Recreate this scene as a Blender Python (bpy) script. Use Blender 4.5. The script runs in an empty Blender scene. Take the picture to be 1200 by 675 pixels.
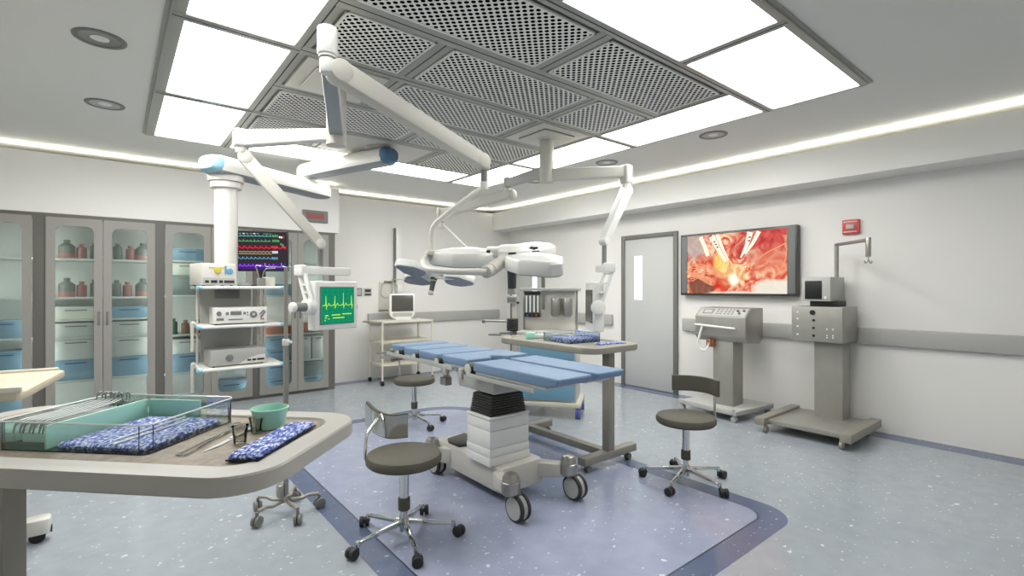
import bpy, bmesh, math, random
from math import sin, cos, pi, radians, sqrt, atan2
from mathutils import Vector, Matrix

random.seed(7)
scene = bpy.context.scene
COL = scene.collection
V = Vector

# ------------------------------------------------------------------ materials
def lin(c):
    return tuple(((x / 255) / 12.92 if x / 255 <= 0.04045 else ((x / 255 + 0.055) / 1.055) ** 2.4) for x in c) + (1.0,)

MATS = {}
def mat(name, rgb, rough=0.5, metal=0.0, spec=0.5, noise=0.0, nscale=20.0, coat=0.0, bump=0.0):
    if name in MATS:
        return MATS[name]
    m = bpy.data.materials.new(name); m.use_nodes = True
    nt = m.node_tree; b = nt.nodes['Principled BSDF']
    b.inputs['Base Color'].default_value = lin(rgb)
    b.inputs['Roughness'].default_value = rough
    b.inputs['Metallic'].default_value = metal
    b.inputs['Specular IOR Level'].default_value = spec
    b.inputs['Coat Weight'].default_value = coat
    if noise or bump:
        tc = nt.nodes.new('ShaderNodeTexCoord')
        n = nt.nodes.new('ShaderNodeTexNoise'); n.inputs['Scale'].default_value = nscale
        n.inputs['Detail'].default_value = 4
        nt.links.new(tc.outputs['Object'], n.inputs['Vector'])
        if noise:
            mx = nt.nodes.new('ShaderNodeMixRGB'); mx.blend_type = 'MULTIPLY'
            mx.inputs[1].default_value = lin(rgb)
            r = nt.nodes.new('ShaderNodeMapRange')
            r.inputs['To Min'].default_value = 1 - noise; r.inputs['To Max'].default_value = 1 + noise
            nt.links.new(n.outputs['Fac'], r.inputs['Value'])
            nt.links.new(r.outputs['Result'], mx.inputs[2]); mx.inputs[0].default_value = 1
            nt.links.new(mx.outputs[0], b.inputs['Base Color'])
        if bump:
            bp = nt.nodes.new('ShaderNodeBump'); bp.inputs['Strength'].default_value = bump
            bp.inputs['Distance'].default_value = 0.004
            nt.links.new(n.outputs['Fac'], bp.inputs['Height']); nt.links.new(bp.outputs['Normal'], b.inputs['Normal'])
    MATS[name] = m
    return m

def emit(name, rgb, strength=1.0):
    if name in MATS:
        return MATS[name]
    m = bpy.data.materials.new(name); m.use_nodes = True
    nt = m.node_tree; nt.nodes.clear()
    o = nt.nodes.new('ShaderNodeOutputMaterial'); e = nt.nodes.new('ShaderNodeEmission')
    e.inputs['Color'].default_value = lin(rgb); e.inputs['Strength'].default_value = strength
    nt.links.new(e.outputs[0], o.inputs[0])
    MATS[name] = m
    return m

def glassy(name, tint, gloss=0.12, rough=0.03):
    if name in MATS:
        return MATS[name]
    m = bpy.data.materials.new(name); m.use_nodes = True
    nt = m.node_tree; nt.nodes.clear()
    o = nt.nodes.new('ShaderNodeOutputMaterial'); t = nt.nodes.new('ShaderNodeBsdfTransparent')
    g = nt.nodes.new('ShaderNodeBsdfGlossy'); mx = nt.nodes.new('ShaderNodeMixShader')
    lw = nt.nodes.new('ShaderNodeFresnel'); lw.inputs['IOR'].default_value = 1.45
    mr = nt.nodes.new('ShaderNodeMath'); mr.operation = 'ADD'; mr.inputs[1].default_value = gloss
    t.inputs['Color'].default_value = lin(tint); g.inputs['Roughness'].default_value = rough
    g.inputs['Color'].default_value = (0.9, 0.95, 0.95, 1)
    nt.links.new(lw.outputs[0], mr.inputs[0]); nt.links.new(mr.outputs[0], mx.inputs[0])
    nt.links.new(t.outputs[0], mx.inputs[1]); nt.links.new(g.outputs[0], mx.inputs[2])
    nt.links.new(mx.outputs[0], o.inputs[0])
    MATS[name] = m
    return m

def math_node(nt, op, a, b=None, c=None):
    n = nt.nodes.new('ShaderNodeMath'); n.operation = op
    for i, x in enumerate((a, b, c)):
        if x is None: continue
        if isinstance(x, (int, float)): n.inputs[i].default_value = x
        else: nt.links.new(x, n.inputs[i])
    return n.outputs[0]

def vinyl(name, rgb, fleck, rough=0.17):
    m = bpy.data.materials.new(name); m.use_nodes = True
    nt = m.node_tree; b = nt.nodes['Principled BSDF']
    b.inputs['Roughness'].default_value = rough
    b.inputs['Specular IOR Level'].default_value = 0.55
    tc = nt.nodes.new('ShaderNodeTexCoord')
    base = None
    n1 = nt.nodes.new('ShaderNodeTexNoise'); n1.inputs['Scale'].default_value = 9; n1.inputs['Detail'].default_value = 6
    nt.links.new(tc.outputs['Object'], n1.inputs['Vector'])
    mr = nt.nodes.new('ShaderNodeMapRange'); mr.inputs['To Min'].default_value = 0.86; mr.inputs['To Max'].default_value = 1.12
    nt.links.new(n1.outputs['Fac'], mr.inputs['Value'])
    mul = nt.nodes.new('ShaderNodeMixRGB'); mul.blend_type = 'MULTIPLY'; mul.inputs[0].default_value = 1
    mul.inputs[1].default_value = lin(rgb); nt.links.new(mr.outputs['Result'], mul.inputs[2])
    cur = mul.outputs[0]
    for k, (sc, th, size) in enumerate(((12.0, 0.60, 0.20), (30.0, 0.58, 0.24))):
        mp = nt.nodes.new('ShaderNodeMapping'); mp.inputs['Rotation'].default_value = (0, 0, 0.5 + k)
        mp.inputs['Scale'].default_value = (1.0, 1.35, 1)
        nt.links.new(tc.outputs['Object'], mp.inputs['Vector'])
        nz = nt.nodes.new('ShaderNodeTexNoise'); nz.inputs['Scale'].default_value = 30
        nt.links.new(mp.outputs[0], nz.inputs['Vector'])
        ad = nt.nodes.new('ShaderNodeMixRGB'); ad.blend_type = 'LINEAR_LIGHT'; ad.inputs[0].default_value = 0.025
        nt.links.new(mp.outputs[0], ad.inputs[1]); nt.links.new(nz.outputs['Color'], ad.inputs[2])
        vo = nt.nodes.new('ShaderNodeTexVoronoi'); vo.inputs['Scale'].default_value = sc
        nt.links.new(ad.outputs[0], vo.inputs['Vector'])
        sep = nt.nodes.new('ShaderNodeSeparateColor'); nt.links.new(vo.outputs['Color'], sep.inputs[0])
        pick = math_node(nt, 'GREATER_THAN', sep.outputs[0], th)
        rad = math_node(nt, 'MULTIPLY', sep.outputs[1], size)
        near = math_node(nt, 'LESS_THAN', vo.outputs['Distance'], rad)
        f = math_node(nt, 'MULTIPLY', math_node(nt, 'MULTIPLY', pick, near), 0.58)
        mx = nt.nodes.new('ShaderNodeMixRGB'); nt.links.new(f, mx.inputs[0]); nt.links.new(cur, mx.inputs[1])
        mx.inputs[2].default_value = lin(fleck); cur = mx.outputs[0]
    nt.links.new(cur, b.inputs['Base Color'])
    return m

def perforated(name, plate, hole, pitch=0.04, r=0.30):
    m = bpy.data.materials.new(name); m.use_nodes = True
    nt = m.node_tree; b = nt.nodes['Principled BSDF']
    b.inputs['Roughness'].default_value = 0.45
    tc = nt.nodes.new('ShaderNodeTexCoord'); sp = nt.nodes.new('ShaderNodeSeparateXYZ')
    nt.links.new(tc.outputs['Object'], sp.inputs[0])
    u = math_node(nt, 'DIVIDE', sp.outputs[0], pitch); v = math_node(nt, 'DIVIDE', sp.outputs[1], pitch * 0.5)
    row = math_node(nt, 'FLOOR', v)
    odd = math_node(nt, 'MULTIPLY', math_node(nt, 'FLOORED_MODULO', row, 2.0), 0.5)
    fu = math_node(nt, 'SUBTRACT', math_node(nt, 'FRACT', math_node(nt, 'ADD', u, odd)), 0.5)
    fv = math_node(nt, 'MULTIPLY', math_node(nt, 'SUBTRACT', math_node(nt, 'FRACT', v), 0.5), 0.5)
    d = math_node(nt, 'SQRT', math_node(nt, 'ADD', math_node(nt, 'MULTIPLY', fu, fu), math_node(nt, 'MULTIPLY', fv, fv)))
    inside = math_node(nt, 'LESS_THAN', d, r * 0.78)
    mx = nt.nodes.new('ShaderNodeMixRGB'); nt.links.new(inside, mx.inputs[0])
    mx.inputs[1].default_value = lin(plate); mx.inputs[2].default_value = lin(hole)
    nt.links.new(mx.outputs[0], b.inputs['Base Color'])
    sp2 = math_node(nt, 'MULTIPLY', math_node(nt, 'SUBTRACT', 1.0, inside), 0.5)
    nt.links.new(sp2, b.inputs['Specular IOR Level'])
    return m

def patterned(name, c1, c2, c3, scale=90):
    m = bpy.data.materials.new(name); m.use_nodes = True
    nt = m.node_tree; b = nt.nodes['Principled BSDF']; b.inputs['Roughness'].default_value = 0.8
    tc = nt.nodes.new('ShaderNodeTexCoord'); mp = nt.nodes.new('ShaderNodeMapping')
    mp.inputs['Scale'].default_value = (1.0, 0.55, 1); mp.inputs['Rotation'].default_value = (0, 0, 0.45)
    nt.links.new(tc.outputs['Object'], mp.inputs['Vector'])
    n = nt.nodes.new('ShaderNodeTexNoise'); n.inputs['Scale'].default_value = scale; n.inputs['Detail'].default_value = 2
    nt.links.new(mp.outputs[0], n.inputs['Vector'])
    cr = nt.nodes.new('ShaderNodeValToRGB'); e = cr.color_ramp.elements
    e[0].position = 0.40; e[0].color = lin(c1); e[1].position = 0.62; e[1].color = lin(c3)
    k = e.new(0.5); k.color = lin(c2)
    nt.links.new(n.outputs['Fac'], cr.inputs['Fac']); nt.links.new(cr.outputs['Color'], b.inputs['Base Color'])
    return m

def brushed(name, rgb, rough=0.35, metal=0.6, scale=(2, 2, 60), amt=0.12):
    m = bpy.data.materials.new(name); m.use_nodes = True
    nt = m.node_tree; b = nt.nodes['Principled BSDF']
    b.inputs['Roughness'].default_value = rough; b.inputs['Metallic'].default_value = metal
    tc = nt.nodes.new('ShaderNodeTexCoord'); mp = nt.nodes.new('ShaderNodeMapping'); mp.inputs['Scale'].default_value = scale
    n = nt.nodes.new('ShaderNodeTexNoise'); n.inputs['Scale'].default_value = 3; n.inputs['Detail'].default_value = 5
    nt.links.new(tc.outputs['Object'], mp.inputs['Vector']); nt.links.new(mp.outputs[0], n.inputs['Vector'])
    mr = nt.nodes.new('ShaderNodeMapRange'); mr.inputs['To Min'].default_value = 1 - amt; mr.inputs['To Max'].default_value = 1 + amt
    nt.links.new(n.outputs['Fac'], mr.inputs['Value'])
    mx = nt.nodes.new('ShaderNodeMixRGB'); mx.blend_type = 'MULTIPLY'; mx.inputs[0].default_value = 1
    mx.inputs[1].default_value = lin(rgb); nt.links.new(mr.outputs['Result'], mx.inputs[2])
    nt.links.new(mx.outputs[0], b.inputs['Base Color'])
    return m

M_wall = mat('wall_paint', (230, 228, 224), 0.55, noise=0.03, nscale=1.5)
M_ceil = mat('ceiling_paint', (226, 225, 219), 0.7, noise=0.02, nscale=1.0)
M_soffit = mat('soffit_paint', (232, 231, 227), 0.55, noise=0.02, nscale=2)
M_rail = mat('bumper_vinyl', (172, 171, 167), 0.5, noise=0.03, nscale=3)
M_floor = vinyl('floor_vinyl', (155, 162, 169), (232, 236, 238))
M_patch = vinyl('floor_patch_vinyl', (154, 161, 184), (236, 238, 246))
M_band = vinyl('floor_band_vinyl', (92, 103, 130), (180, 187, 206))
M_line = mat('floor_seam', (55, 58, 72), 0.4)
M_gridm = brushed('ceiling_grid_metal', (160, 160, 154), 0.4, 0.2, (6, 6, 6), 0.06)
M_groove = mat('shadow_groove', (40, 40, 38), 0.7)
M_flange = mat('vent_flange', (226, 226, 220), 0.45)
M_perf = perforated('perforated_sheet', (232, 232, 227), (14, 14, 14), 0.05, 0.32)
M_light = emit('light_diffuser', (255, 255, 252), 7.0)
M_cove = emit('cove_strip', (255, 253, 238), 12.0)
M_white = mat('white_enamel', (216, 214, 207), 0.35, coat=0.2)
M_white2 = mat('off_white_plastic', (202, 199, 190), 0.4)
M_bwhite = mat('bright_white_plastic', (230, 230, 226), 0.3, coat=0.3)
M_cream = mat('cream_enamel', (212, 207, 192), 0.4)
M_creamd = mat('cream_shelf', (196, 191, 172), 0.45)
M_beige = mat('beige_laminate', (198, 187, 165), 0.45, noise=0.04, nscale=5)
M_grey = mat('grey_plastic', (120, 121, 118), 0.45)
M_lgrey = mat('light_grey_plastic', (176, 176, 172), 0.45)
M_dark = mat('dark_rubber', (42, 43, 42), 0.55)
M_black = mat('black_plastic', (22, 22, 23), 0.4)
M_bellow = mat('black_bellows', (46, 45, 41), 0.38)
M_seat = mat('olive_grey_upholstery', (86, 83, 73), 0.75, noise=0.10, nscale=60, bump=0.2)
M_chrome = mat('chrome', (215, 217, 216), 0.12, 1.0)
M_instr = mat('instrument_steel', (138, 142, 140), 0.38, 0.8)
M_handle = mat('dark_grey_grip', (78, 80, 77), 0.5)
M_steel = brushed('brushed_steel', (168, 166, 160), 0.3, 0.8, (2, 2, 40), 0.10)
M_steeld = brushed('grey_metal_console', (160, 158, 151), 0.38, 0.45, (3, 3, 3), 0.10)
M_table = brushed('table_metal', (150, 146, 136), 0.42, 0.3, (4, 4, 4), 0.06)
M_rim = mat('table_rim', (176, 173, 165), 0.45, noise=0.03, nscale=6)
M_cover = brushed('wrinkled_brown_cover', (147, 134, 118), 0.6, 0.0, (16, 11, 11), 0.55)
M_cab = mat('cabinet_door_grey', (146, 144, 138), 0.45, noise=0.03, nscale=4)
M_stile = mat('cabinet_stile_grey', (100, 98, 93), 0.45, noise=0.03, nscale=4)
M_cabin = mat('cabinet_inside', (226, 229, 226), 0.5)
M_shelf = mat('shelf_enamel', (200, 203, 200), 0.4)
M_glass = glassy('cabinet_glass', (247, 251, 249), 0.03, 0.06)
M_acryl = glassy('acrylic', (226, 231, 229), 0.05, 0.02)
M_cup = glassy('smoked_glass', (240, 238, 234), 0.04, 0.03)
M_edge = mat('acrylic_edge', (226, 230, 228), 0.2)
M_edged = mat('acrylic_edge_dark', (60, 64, 62), 0.2)
M_blue = mat('blue_upholstery', (116, 142, 172), 0.5, noise=0.04, nscale=12)
M_bluep = mat('blue_piping', (62, 96, 148), 0.5)
M_bin = mat('blue_bin_plastic', (132, 166, 190), 0.4)
M_binw = mat('white_box_card', (205, 208, 205), 0.6)
M_bing = mat('grey_storage_box', (128, 140, 138), 0.5)
M_boxl = mat('pale_label', (216, 216, 208), 0.6)
M_cartblue = mat('cart_blue', (120, 166, 192), 0.4)
M_castblue = mat('blue_caster', (86, 96, 170), 0.4)
M_capblue = mat('pale_blue_cap', (150, 196, 216), 0.4)
M_capblued = mat('steel_blue_cap', (70, 108, 142), 0.4)
M_mint = mat('mint_plastic', (168, 220, 202), 0.4)
M_bottleg = mat('grey_bottle', (98, 103, 99), 0.4)
M_bottlep = mat('pink_liquid', (156, 110, 106), 0.4)
M_bottler = mat('red_bottle', (144, 98, 95), 0.4)
M_brownb = mat('brown_bottle', (112, 74, 58), 0.4)
M_greenb = mat('green_bottle', (50, 84, 66), 0.4)
M_orange = mat('orange_package', (182, 104, 66), 0.5)
M_towel = patterned('blue_patterned_cloth', (50, 68, 148), (104, 126, 200), (222, 228, 242), 130)
M_lens = mat('lamp_lens_grey_blue', (112, 124, 146), 0.25, coat=0.4)
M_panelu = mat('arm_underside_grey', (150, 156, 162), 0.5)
M_door = mat('door_laminate', (192, 193, 191), 0.5, noise=0.02, nscale=2)
M_doorf = mat('door_frame_grey', (112, 112, 108), 0.45)
M_winl = emit('corridor_light', (235, 255, 252), 1.3)
M_red = mat('red_box', (200, 74, 70), 0.4)
M_redled = emit('red_led_panel', (176, 120, 112), 0.5)
M_tvbez = mat('tv_bezel', (62, 63, 62), 0.35)
M_tvgrille = mat('tv_speaker_cloth', (112, 114, 113), 0.6)
M_dscreen = mat('dark_screen', (84, 84, 78), 0.15)
M_strip = emit('added_cabinet_glow', (250, 255, 250), 24.0)
M_copper = mat('copper_fitting', (176, 120, 84), 0.3, 0.8)
M_yellow = mat('yellow_knob', (206, 186, 66), 0.4)
M_bdial = mat('blue_dial', (104, 160, 196), 0.4)

# ------------------------------------------------------------------ mesh builder
class MB:
    def __init__(self):
        self.bm = bmesh.new(); self.mi = 0
    def m(self, i):
        self.mi = i; return self
    def _in(self, t, M=None):
        if M is not None:
            bmesh.ops.transform(t, matrix=M, verts=t.verts)
        for f in t.faces: f.material_index = self.mi
        me = bpy.data.meshes.new('tmp'); t.to_mesh(me); t.free()
        self.bm.from_mesh(me); bpy.data.meshes.remove(me)
        return self
    def box(self, x0, x1, y0, y1, z0, z1, bev=0.0, seg=2, M=None):
        t = bmesh.new()
        r = bmesh.ops.create_cube(t, size=1)
        for v in t.verts:
            v.co = V((x0 + (v.co.x + .5) * (x1 - x0), y0 + (v.co.y + .5) * (y1 - y0), z0 + (v.co.z + .5) * (z1 - z0)))
        if bev > 0:
            bmesh.ops.bevel(t, geom=list(t.edges), offset=bev, segments=seg, profile=0.5, affect='EDGES', clamp_overlap=True)
        return self._in(t, M)
    def bar(self, p0, p1, w0, h0, w1=None, h1=None, bev=0.0, seg=2, up=(0, 0, 1)):
        p0, p1 = V(p0), V(p1); w1 = w0 if w1 is None else w1; h1 = h0 if h1 is None else h1
        d = (p1 - p0).normalized(); u = V(up)
        if abs(d.dot(u)) > 0.98: u = V((0, 1, 0))
        s = d.cross(u).normalized(); u = s.cross(d).normalized()
        t = bmesh.new(); vs = []
        for p, w, h in ((p0, w0, h0), (p1, w1, h1)):
            for a, b in ((-1, -1), (1, -1), (1, 1), (-1, 1)):
                vs.append(t.verts.new(p + s * (a * w / 2) + u * (b * h / 2)))
        for f in ((3, 2, 1, 0), (4, 5, 6, 7), (0, 1, 5, 4), (1, 2, 6, 5), (2, 3, 7, 6), (3, 0, 4, 7)):
            t.faces.new([vs[i] for i in f])
        if bev > 0:
            bmesh.ops.bevel(t, geom=list(t.edges), offset=bev, segments=seg, profile=0.5, affect='EDGES', clamp_overlap=True)
        bmesh.ops.recalc_face_normals(t, faces=t.faces)
        return self._in(t)
    def cyl(self, p0, p1, r0, r1=None, seg=28, bev=0.0):
        p0, p1 = V(p0), V(p1); r1 = r0 if r1 is None else r1
        d = p1 - p0; L = d.length
        t = bmesh.new()
        bmesh.ops.create_cone(t, cap_ends=True, cap_tris=False, segments=seg, radius1=r0, radius2=r1, depth=L)
        if bev > 0:
            ed = [e for e in t.edges if len(e.link_faces) == 2 and any(len(f.verts) > 4 for f in e.link_faces)]
            bmesh.ops.bevel(t, geom=ed, offset=bev, segments=2, profile=0.5, affect='EDGES', clamp_overlap=True)
        q = V((0, 0, 1)).rotation_difference(d.normalized()).to_matrix().to_4x4()
        return self._in(t, Matrix.Translation((p0 + p1) / 2) @ q)
    def sphere(self, c, r, seg=20, scale=(1, 1, 1)):
        t = bmesh.new()
        bmesh.ops.create_uvsphere(t, u_segments=seg, v_segments=max(8, seg // 2), radius=r)
        return self._in(t, Matrix.Translation(V(c)) @ Matrix.Diagonal((*scale, 1)))
    def tube(self, pts, r, seg=10, closed=False, caps=True):
        pts = [V(p) for p in pts]; n = len(pts); t = bmesh.new(); rings = []
        prev = None
        for i, p in enumerate(pts):
            if closed: d = pts[(i + 1) % n] - pts[i - 1]
            else: d = pts[min(i + 1, n - 1)] - pts[max(i - 1, 0)]
            d.normalize()
            if prev is None:
                a = V((0, 0, 1)) if abs(d.z) < 0.9 else V((1, 0, 0))
                s = d.cross(a).normalized()
            else:
                s = prev - d * prev.dot(d); s.normalize()
            prev = s; u = d.cross(s)
            rr = r[i] if isinstance(r, (list, tuple)) else r
            rings.append([t.verts.new(p + (s * cos(2 * pi * k / seg) + u * sin(2 * pi * k / seg)) * rr) for k in range(seg)])
        m = n if closed else n - 1
        for i in range(m):
            A, B = rings[i], rings[(i + 1) % n]
            for k in range(seg):
                t.faces.new((A[k], A[(k + 1) % seg], B[(k + 1) % seg], B[k]))
        if caps and not closed:
            t.faces.new(rings[0][::-1]); t.faces.new(rings[-1])
        bmesh.ops.recalc_face_normals(t, faces=t.faces)
        return self._in(t)
    def prism(self, poly, z0, z1, bev=0.0, M=None, seg=2, only_top=False):
        t = bmesh.new()
        a = [t.verts.new((x, y, z0)) for x, y in poly]; b = [t.verts.new((x, y, z1)) for x, y in poly]
        n = len(poly)
        t.faces.new(a[::-1]); t.faces.new(b)
        for i in range(n):
            t.faces.new((a[i], a[(i + 1) % n], b[(i + 1) % n], b[i]))
        bmesh.ops.recalc_face_normals(t, faces=t.faces)
        if bev > 0:
            ed = [e for e in t.edges if abs(e.verts[0].co.z - e.verts[1].co.z) < 1e-6]
            if only_top: ed = [e for e in ed if abs(e.verts[0].co.z - z1) < 1e-6]
            bmesh.ops.bevel(t, geom=ed, offset=bev, segments=seg, profile=0.5, affect='EDGES', clamp_overlap=True)
        return self._in(t, M)
    def loft(self, layers, M=None):
        """layers: list of equal-length closed 3-D outlines"""
        t = bmesh.new(); R = [[t.verts.new(p) for p in L] for L in layers]
        n = len(layers[0])
        for A, B in zip(R, R[1:]):
            for k in range(n):
                t.faces.new((A[k], A[(k + 1) % n], B[(k + 1) % n], B[k]))
        t.faces.new(R[0][::-1]); t.faces.new(R[-1])
        bmesh.ops.recalc_face_normals(t, faces=t.faces)
        return self._in(t, M)
    def lathe(self, prof, c=(0, 0, 0), seg=32, M=None):
        t = bmesh.new(); rings = []
        for r, z in prof:
            if r < 1e-5: rings.append([t.verts.new((0, 0, z))])
            else: rings.append([t.verts.new((r * cos(2 * pi * k / seg), r * sin(2 * pi * k / seg), z)) for k in range(seg)])
        for A, B in zip(rings, rings[1:]):
            if len(A) == 1 and len(B) == 1: continue
            for k in range(seg):
                k2 = (k + 1) % seg
                if len(A) == 1: t.faces.new((A[0], B[k2], B[k]))
                elif len(B) == 1: t.faces.new((A[k], A[k2], B[0]))
                else: t.faces.new((A[k], A[k2], B[k2], B[k]))
        bmesh.ops.recalc_face_normals(t, faces=t.faces)
        T = Matrix.Translation(V(c))
        return self._in(t, T if M is None else T @ M)
    def torus(self, c, R, r, seg=28, rs=8, M=None):
        pts = [(R * cos(2 * pi * k / seg), R * sin(2 * pi * k / seg), 0) for k in range(seg)]
        sub = MB(); sub.mi = self.mi; sub.tube(pts, r, rs, closed=True)
        t = sub.bm
        T = Matrix.Translation(V(c))
        return self._in(t, T if M is None else T @ M)
    def face(self, pts):
        t = bmesh.new(); t.faces.new([t.verts.new(p) for p in pts]); return self._in(t)
    def ribbon(self, pts, w, n):
        """flat strip of width w through 3-D points lying in the plane of normal n"""
        pts = [V(p) for p in pts]; n = V(n); t = bmesh.new(); L = []
        for i, p in enumerate(pts):
            d = (pts[min(i + 1, len(pts) - 1)] - pts[max(i - 1, 0)]).normalized()
            s = n.cross(d).normalized(); ww = w[i] if isinstance(w, (list, tuple)) else w
            L.append((t.verts.new(p + s * ww / 2), t.verts.new(p - s * ww / 2)))
        for A, B in zip(L, L[1:]):
            t.faces.new((A[0], A[1], B[1], B[0]))
        return self._in(t)
    def build(self, name, mats, parent=None, local=False, smooth=True):
        me = bpy.data.meshes.new(name)
        self.bm.to_mesh(me); self.bm.free()
        o = bpy.data.objects.new(name, me); COL.objects.link(o)
        for x in (mats if isinstance(mats, (list, tuple)) else [mats]): me.materials.append(x)
        if parent is not None:
            o.parent = parent
            if not local: me.transform(world(parent).inverted())
        if smooth:
            me.polygons.foreach_set('use_smooth', [True] * len(me.polygons))
            me.set_sharp_from_angle(angle=radians(34))
        me.update()
        return o

def world(o):
    M = o.matrix_basis.copy()
    while o.parent is not None:
        o = o.parent; M = o.matrix_basis @ M
    return M

def tag(o, label=None, cat=None, group=None, kind=None):
    if label: o['label'] = label
    if cat: o['category'] = cat
    if group: o['group'] = group
    if kind: o['kind'] = kind
    return o
def thing(name, label, cat, loc=(0, 0, 0), rz=0.0, group=None):
    o = bpy.data.objects.new(name, None); COL.objects.link(o)
    o.location = loc; o.rotation_euler = (0, 0, rz); o.empty_display_size = 0.1
    return tag(o, label, cat, group)
def struct(name, mb, m):
    return tag(mb.build(name, m), kind='structure')
def copy_tree(o, parent=None):
    c = o.copy(); COL.objects.link(c)
    if parent is not None: c.parent = parent
    for ch in [x for x in bpy.data.objects if x.parent == o]: copy_tree(ch, c)
    return c
def dup(root, loc, rz=None, label=None, group=None):
    c = copy_tree(root); c.location = loc
    if rz is not None: c.rotation_euler = (0, 0, rz)
    if label: c['label'] = label
    if group: c['group'] = group
    return c

def rrect(x0, x1, y0, y1, r, n=8):
    p = []
    rs = r if isinstance(r, (list, tuple)) else [r] * 4
    for (cx, cy, a0, rr) in ((x1 - rs[0], y1 - rs[0], 0, rs[0]), (x0 + rs[1], y1 - rs[1], 90, rs[1]), (x0 + rs[2], y0 + rs[2], 180, rs[2]), (x1 - rs[3], y0 + rs[3], 270, rs[3])):
        for k in range(n + 1):
            a = radians(a0 + 90 * k / n); p.append((cx + rr * cos(a), cy + rr * sin(a)))
    return p
def fillet(pts, r, n=6):
    pts = [V(p) for p in pts]; out = [pts[0]]
    for a, b, c in zip(pts, pts[1:], pts[2:]):
        d0, d1 = (a - b), (c - b); q = min(r, d0.length * .49, d1.length * .49)
        s, e = b + d0.normalized() * q, b + d1.normalized() * q
        for k in range(n + 1):
            t = k / n; out.append(s * (1 - t) ** 2 + b * 2 * t * (1 - t) + e * t ** 2)
    out.append(pts[-1]); return out
def RZ(a): return Matrix.Rotation(a, 4, 'Z')
def T(*p): return Matrix.Translation(V(p))

# ------------------------------------------------------------------ camera
cd = bpy.data.cameras.new('camera'); cam = bpy.data.objects.new('camera', cd); COL.objects.link(cam)
YAW = math.atan(466 / 577.)
cam.location = (0, 0, 1.4); cam.rotation_euler = (pi / 2, 0, -YAW)
cd.sensor_width = 36; cd.lens = 36 * 577 / 1200.; cd.shift_y = 0.5 / 1200; cd.clip_start = 0.05
scene.camera = cam
SY, CY_ = sin(YAW), cos(YAW)
# room point from distances to the right (r) and straight ahead (t) of the camera, taken from image pixels
def rt(r, t): return (t * SY + r * CY_, t * CY_ - r * SY)

# ------------------------------------------------------------------ room shell
XR, YB, YC = 5.80, 7.30, 6.88      # right wall, back wall, cabinet fronts; most positions below come from image pixels
ZC = 2.86
mb = MB()
mb.m(0).box(-2.3, 5.9, -2.3, 7.8, -0.1, 0)
def slab(poly, z, i): mb.m(i).prism(poly, z - 0.0004, z)
slab(rrect(1.0, 3.29, 1.245, 5.13, [0.55, 0.45, 0.2, 0.22], 12), 0.0008, 2)
slab(rrect(1.14, 3.15, 1.385, 4.99, [0.42, 0.35, 0.12, 0.14], 12), 0.0016, 3)
slab(rrect(1.147, 3.143, 1.392, 4.983, [0.413, 0.343, 0.113, 0.133], 12), 0.0024, 1)
mb.m(2)
slab([(5.58, -2.2), (5.8, -2.2), (5.8, 7.3), (2.4, 7.3), (2.4, 7.1), (5.58, 7.1)], 0.0008, 2)
struct('floor', mb, [M_floor, M_patch, M_band, M_line])
struct('ceiling', MB().box(-2.3, 5.95, -2.3, 7.9, ZC, ZC + 0.1), M_ceil)

# right wall with two door openings is a plain slab; the doors stand on it
struct('wall_right', MB().box(XR, XR + 0.12, -2.3, 7.8, 0, ZC), M_wall)
struct('wall_back', MB().box(-2.3, XR, YB, YB + 0.4, 0, 2.783), M_wall)
struct('wall_left', MB().box(-2.4, -2.3, -2.3, 7.8, 0, ZC), M_wall)
struct('wall_front', MB().box(-2.3, 5.9, -2.4, -2.3, 0, ZC), M_wall)
struct('wall_rear', MB().box(-2.3, 5.9, 7.8, 7.9, 0, ZC), M_wall)
struct('wall_bulkhead', MB().box(5.432, XR, -2.3, YB, 2.467, 2.783), M_soffit)
struct('wall_soffit', MB().box(-2.3, 2.447, YC, YB, 2.172, 2.783), M_soffit)
# indirect light strips lying on the ledges behind the front lips
struct('trim_1', MB().box(5.452, 5.50, -2.2, 7.25, 2.776, 2.7838), M_cove)
struct('trim_2', MB().box(-2.2, 2.40, YC + 0.02, YC + 0.068, 2.776, 2.7838), M_cove)
struct('trim_3', MB().box(2.50, 5.40, YB + 0.02, YB + 0.068, 2.776, 2.7838), M_cove)
# wall bumpers
def bumper(name, x0, x1, y0, y1):
    m = MB().box(x0, x1, y0, y1, 0.85, 1.012, 0.012)
    return struct(name, m, M_rail)
bumper('trim_4', 3.03, 5.57, YB - 0.05, YB)
bumper('trim_5', XR - 0.05, XR, -2.2, 3.60)
bumper('trim_6', XR - 0.05, XR, 4.77, 6.20)

# doors
def door(name, y0, y1, wy0, wy1, wz0, wz1):
    t = tag(bpy.data.objects.new(name, None), kind='structure'); COL.objects.link(t); t.location = (XR, (y0 + y1) / 2, 0)
    f = MB()
    f.box(XR - 0.035, XR, y0, y0 + 0.06, 0, 2.16, 0.004).box(XR - 0.035, XR, y1 - 0.06, y1, 0, 2.16, 0.004).box(XR - 0.035, XR, y0 + 0.06, y1 - 0.06, 2.10, 2.16, 0.004)
    f.build('frame', M_doorf, t)
    MB().box(XR - 0.018, XR - 0.002, y0 + 0.06, y1 - 0.06, 0.008, 2.10, 0.002).build('leaf', M_door, t)
    MB().box(XR - 0.022, XR - 0.014, wy0, wy1, wz0, wz1, 0.002).build('pane', M_winl, t)
    return t
door('door_1', 3.68, 4.60, 4.24, 4.375, 1.24, 1.86)
door('door_2', 6.27, 7.19, 6.46, 6.58, 1.24, 1.86)

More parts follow.
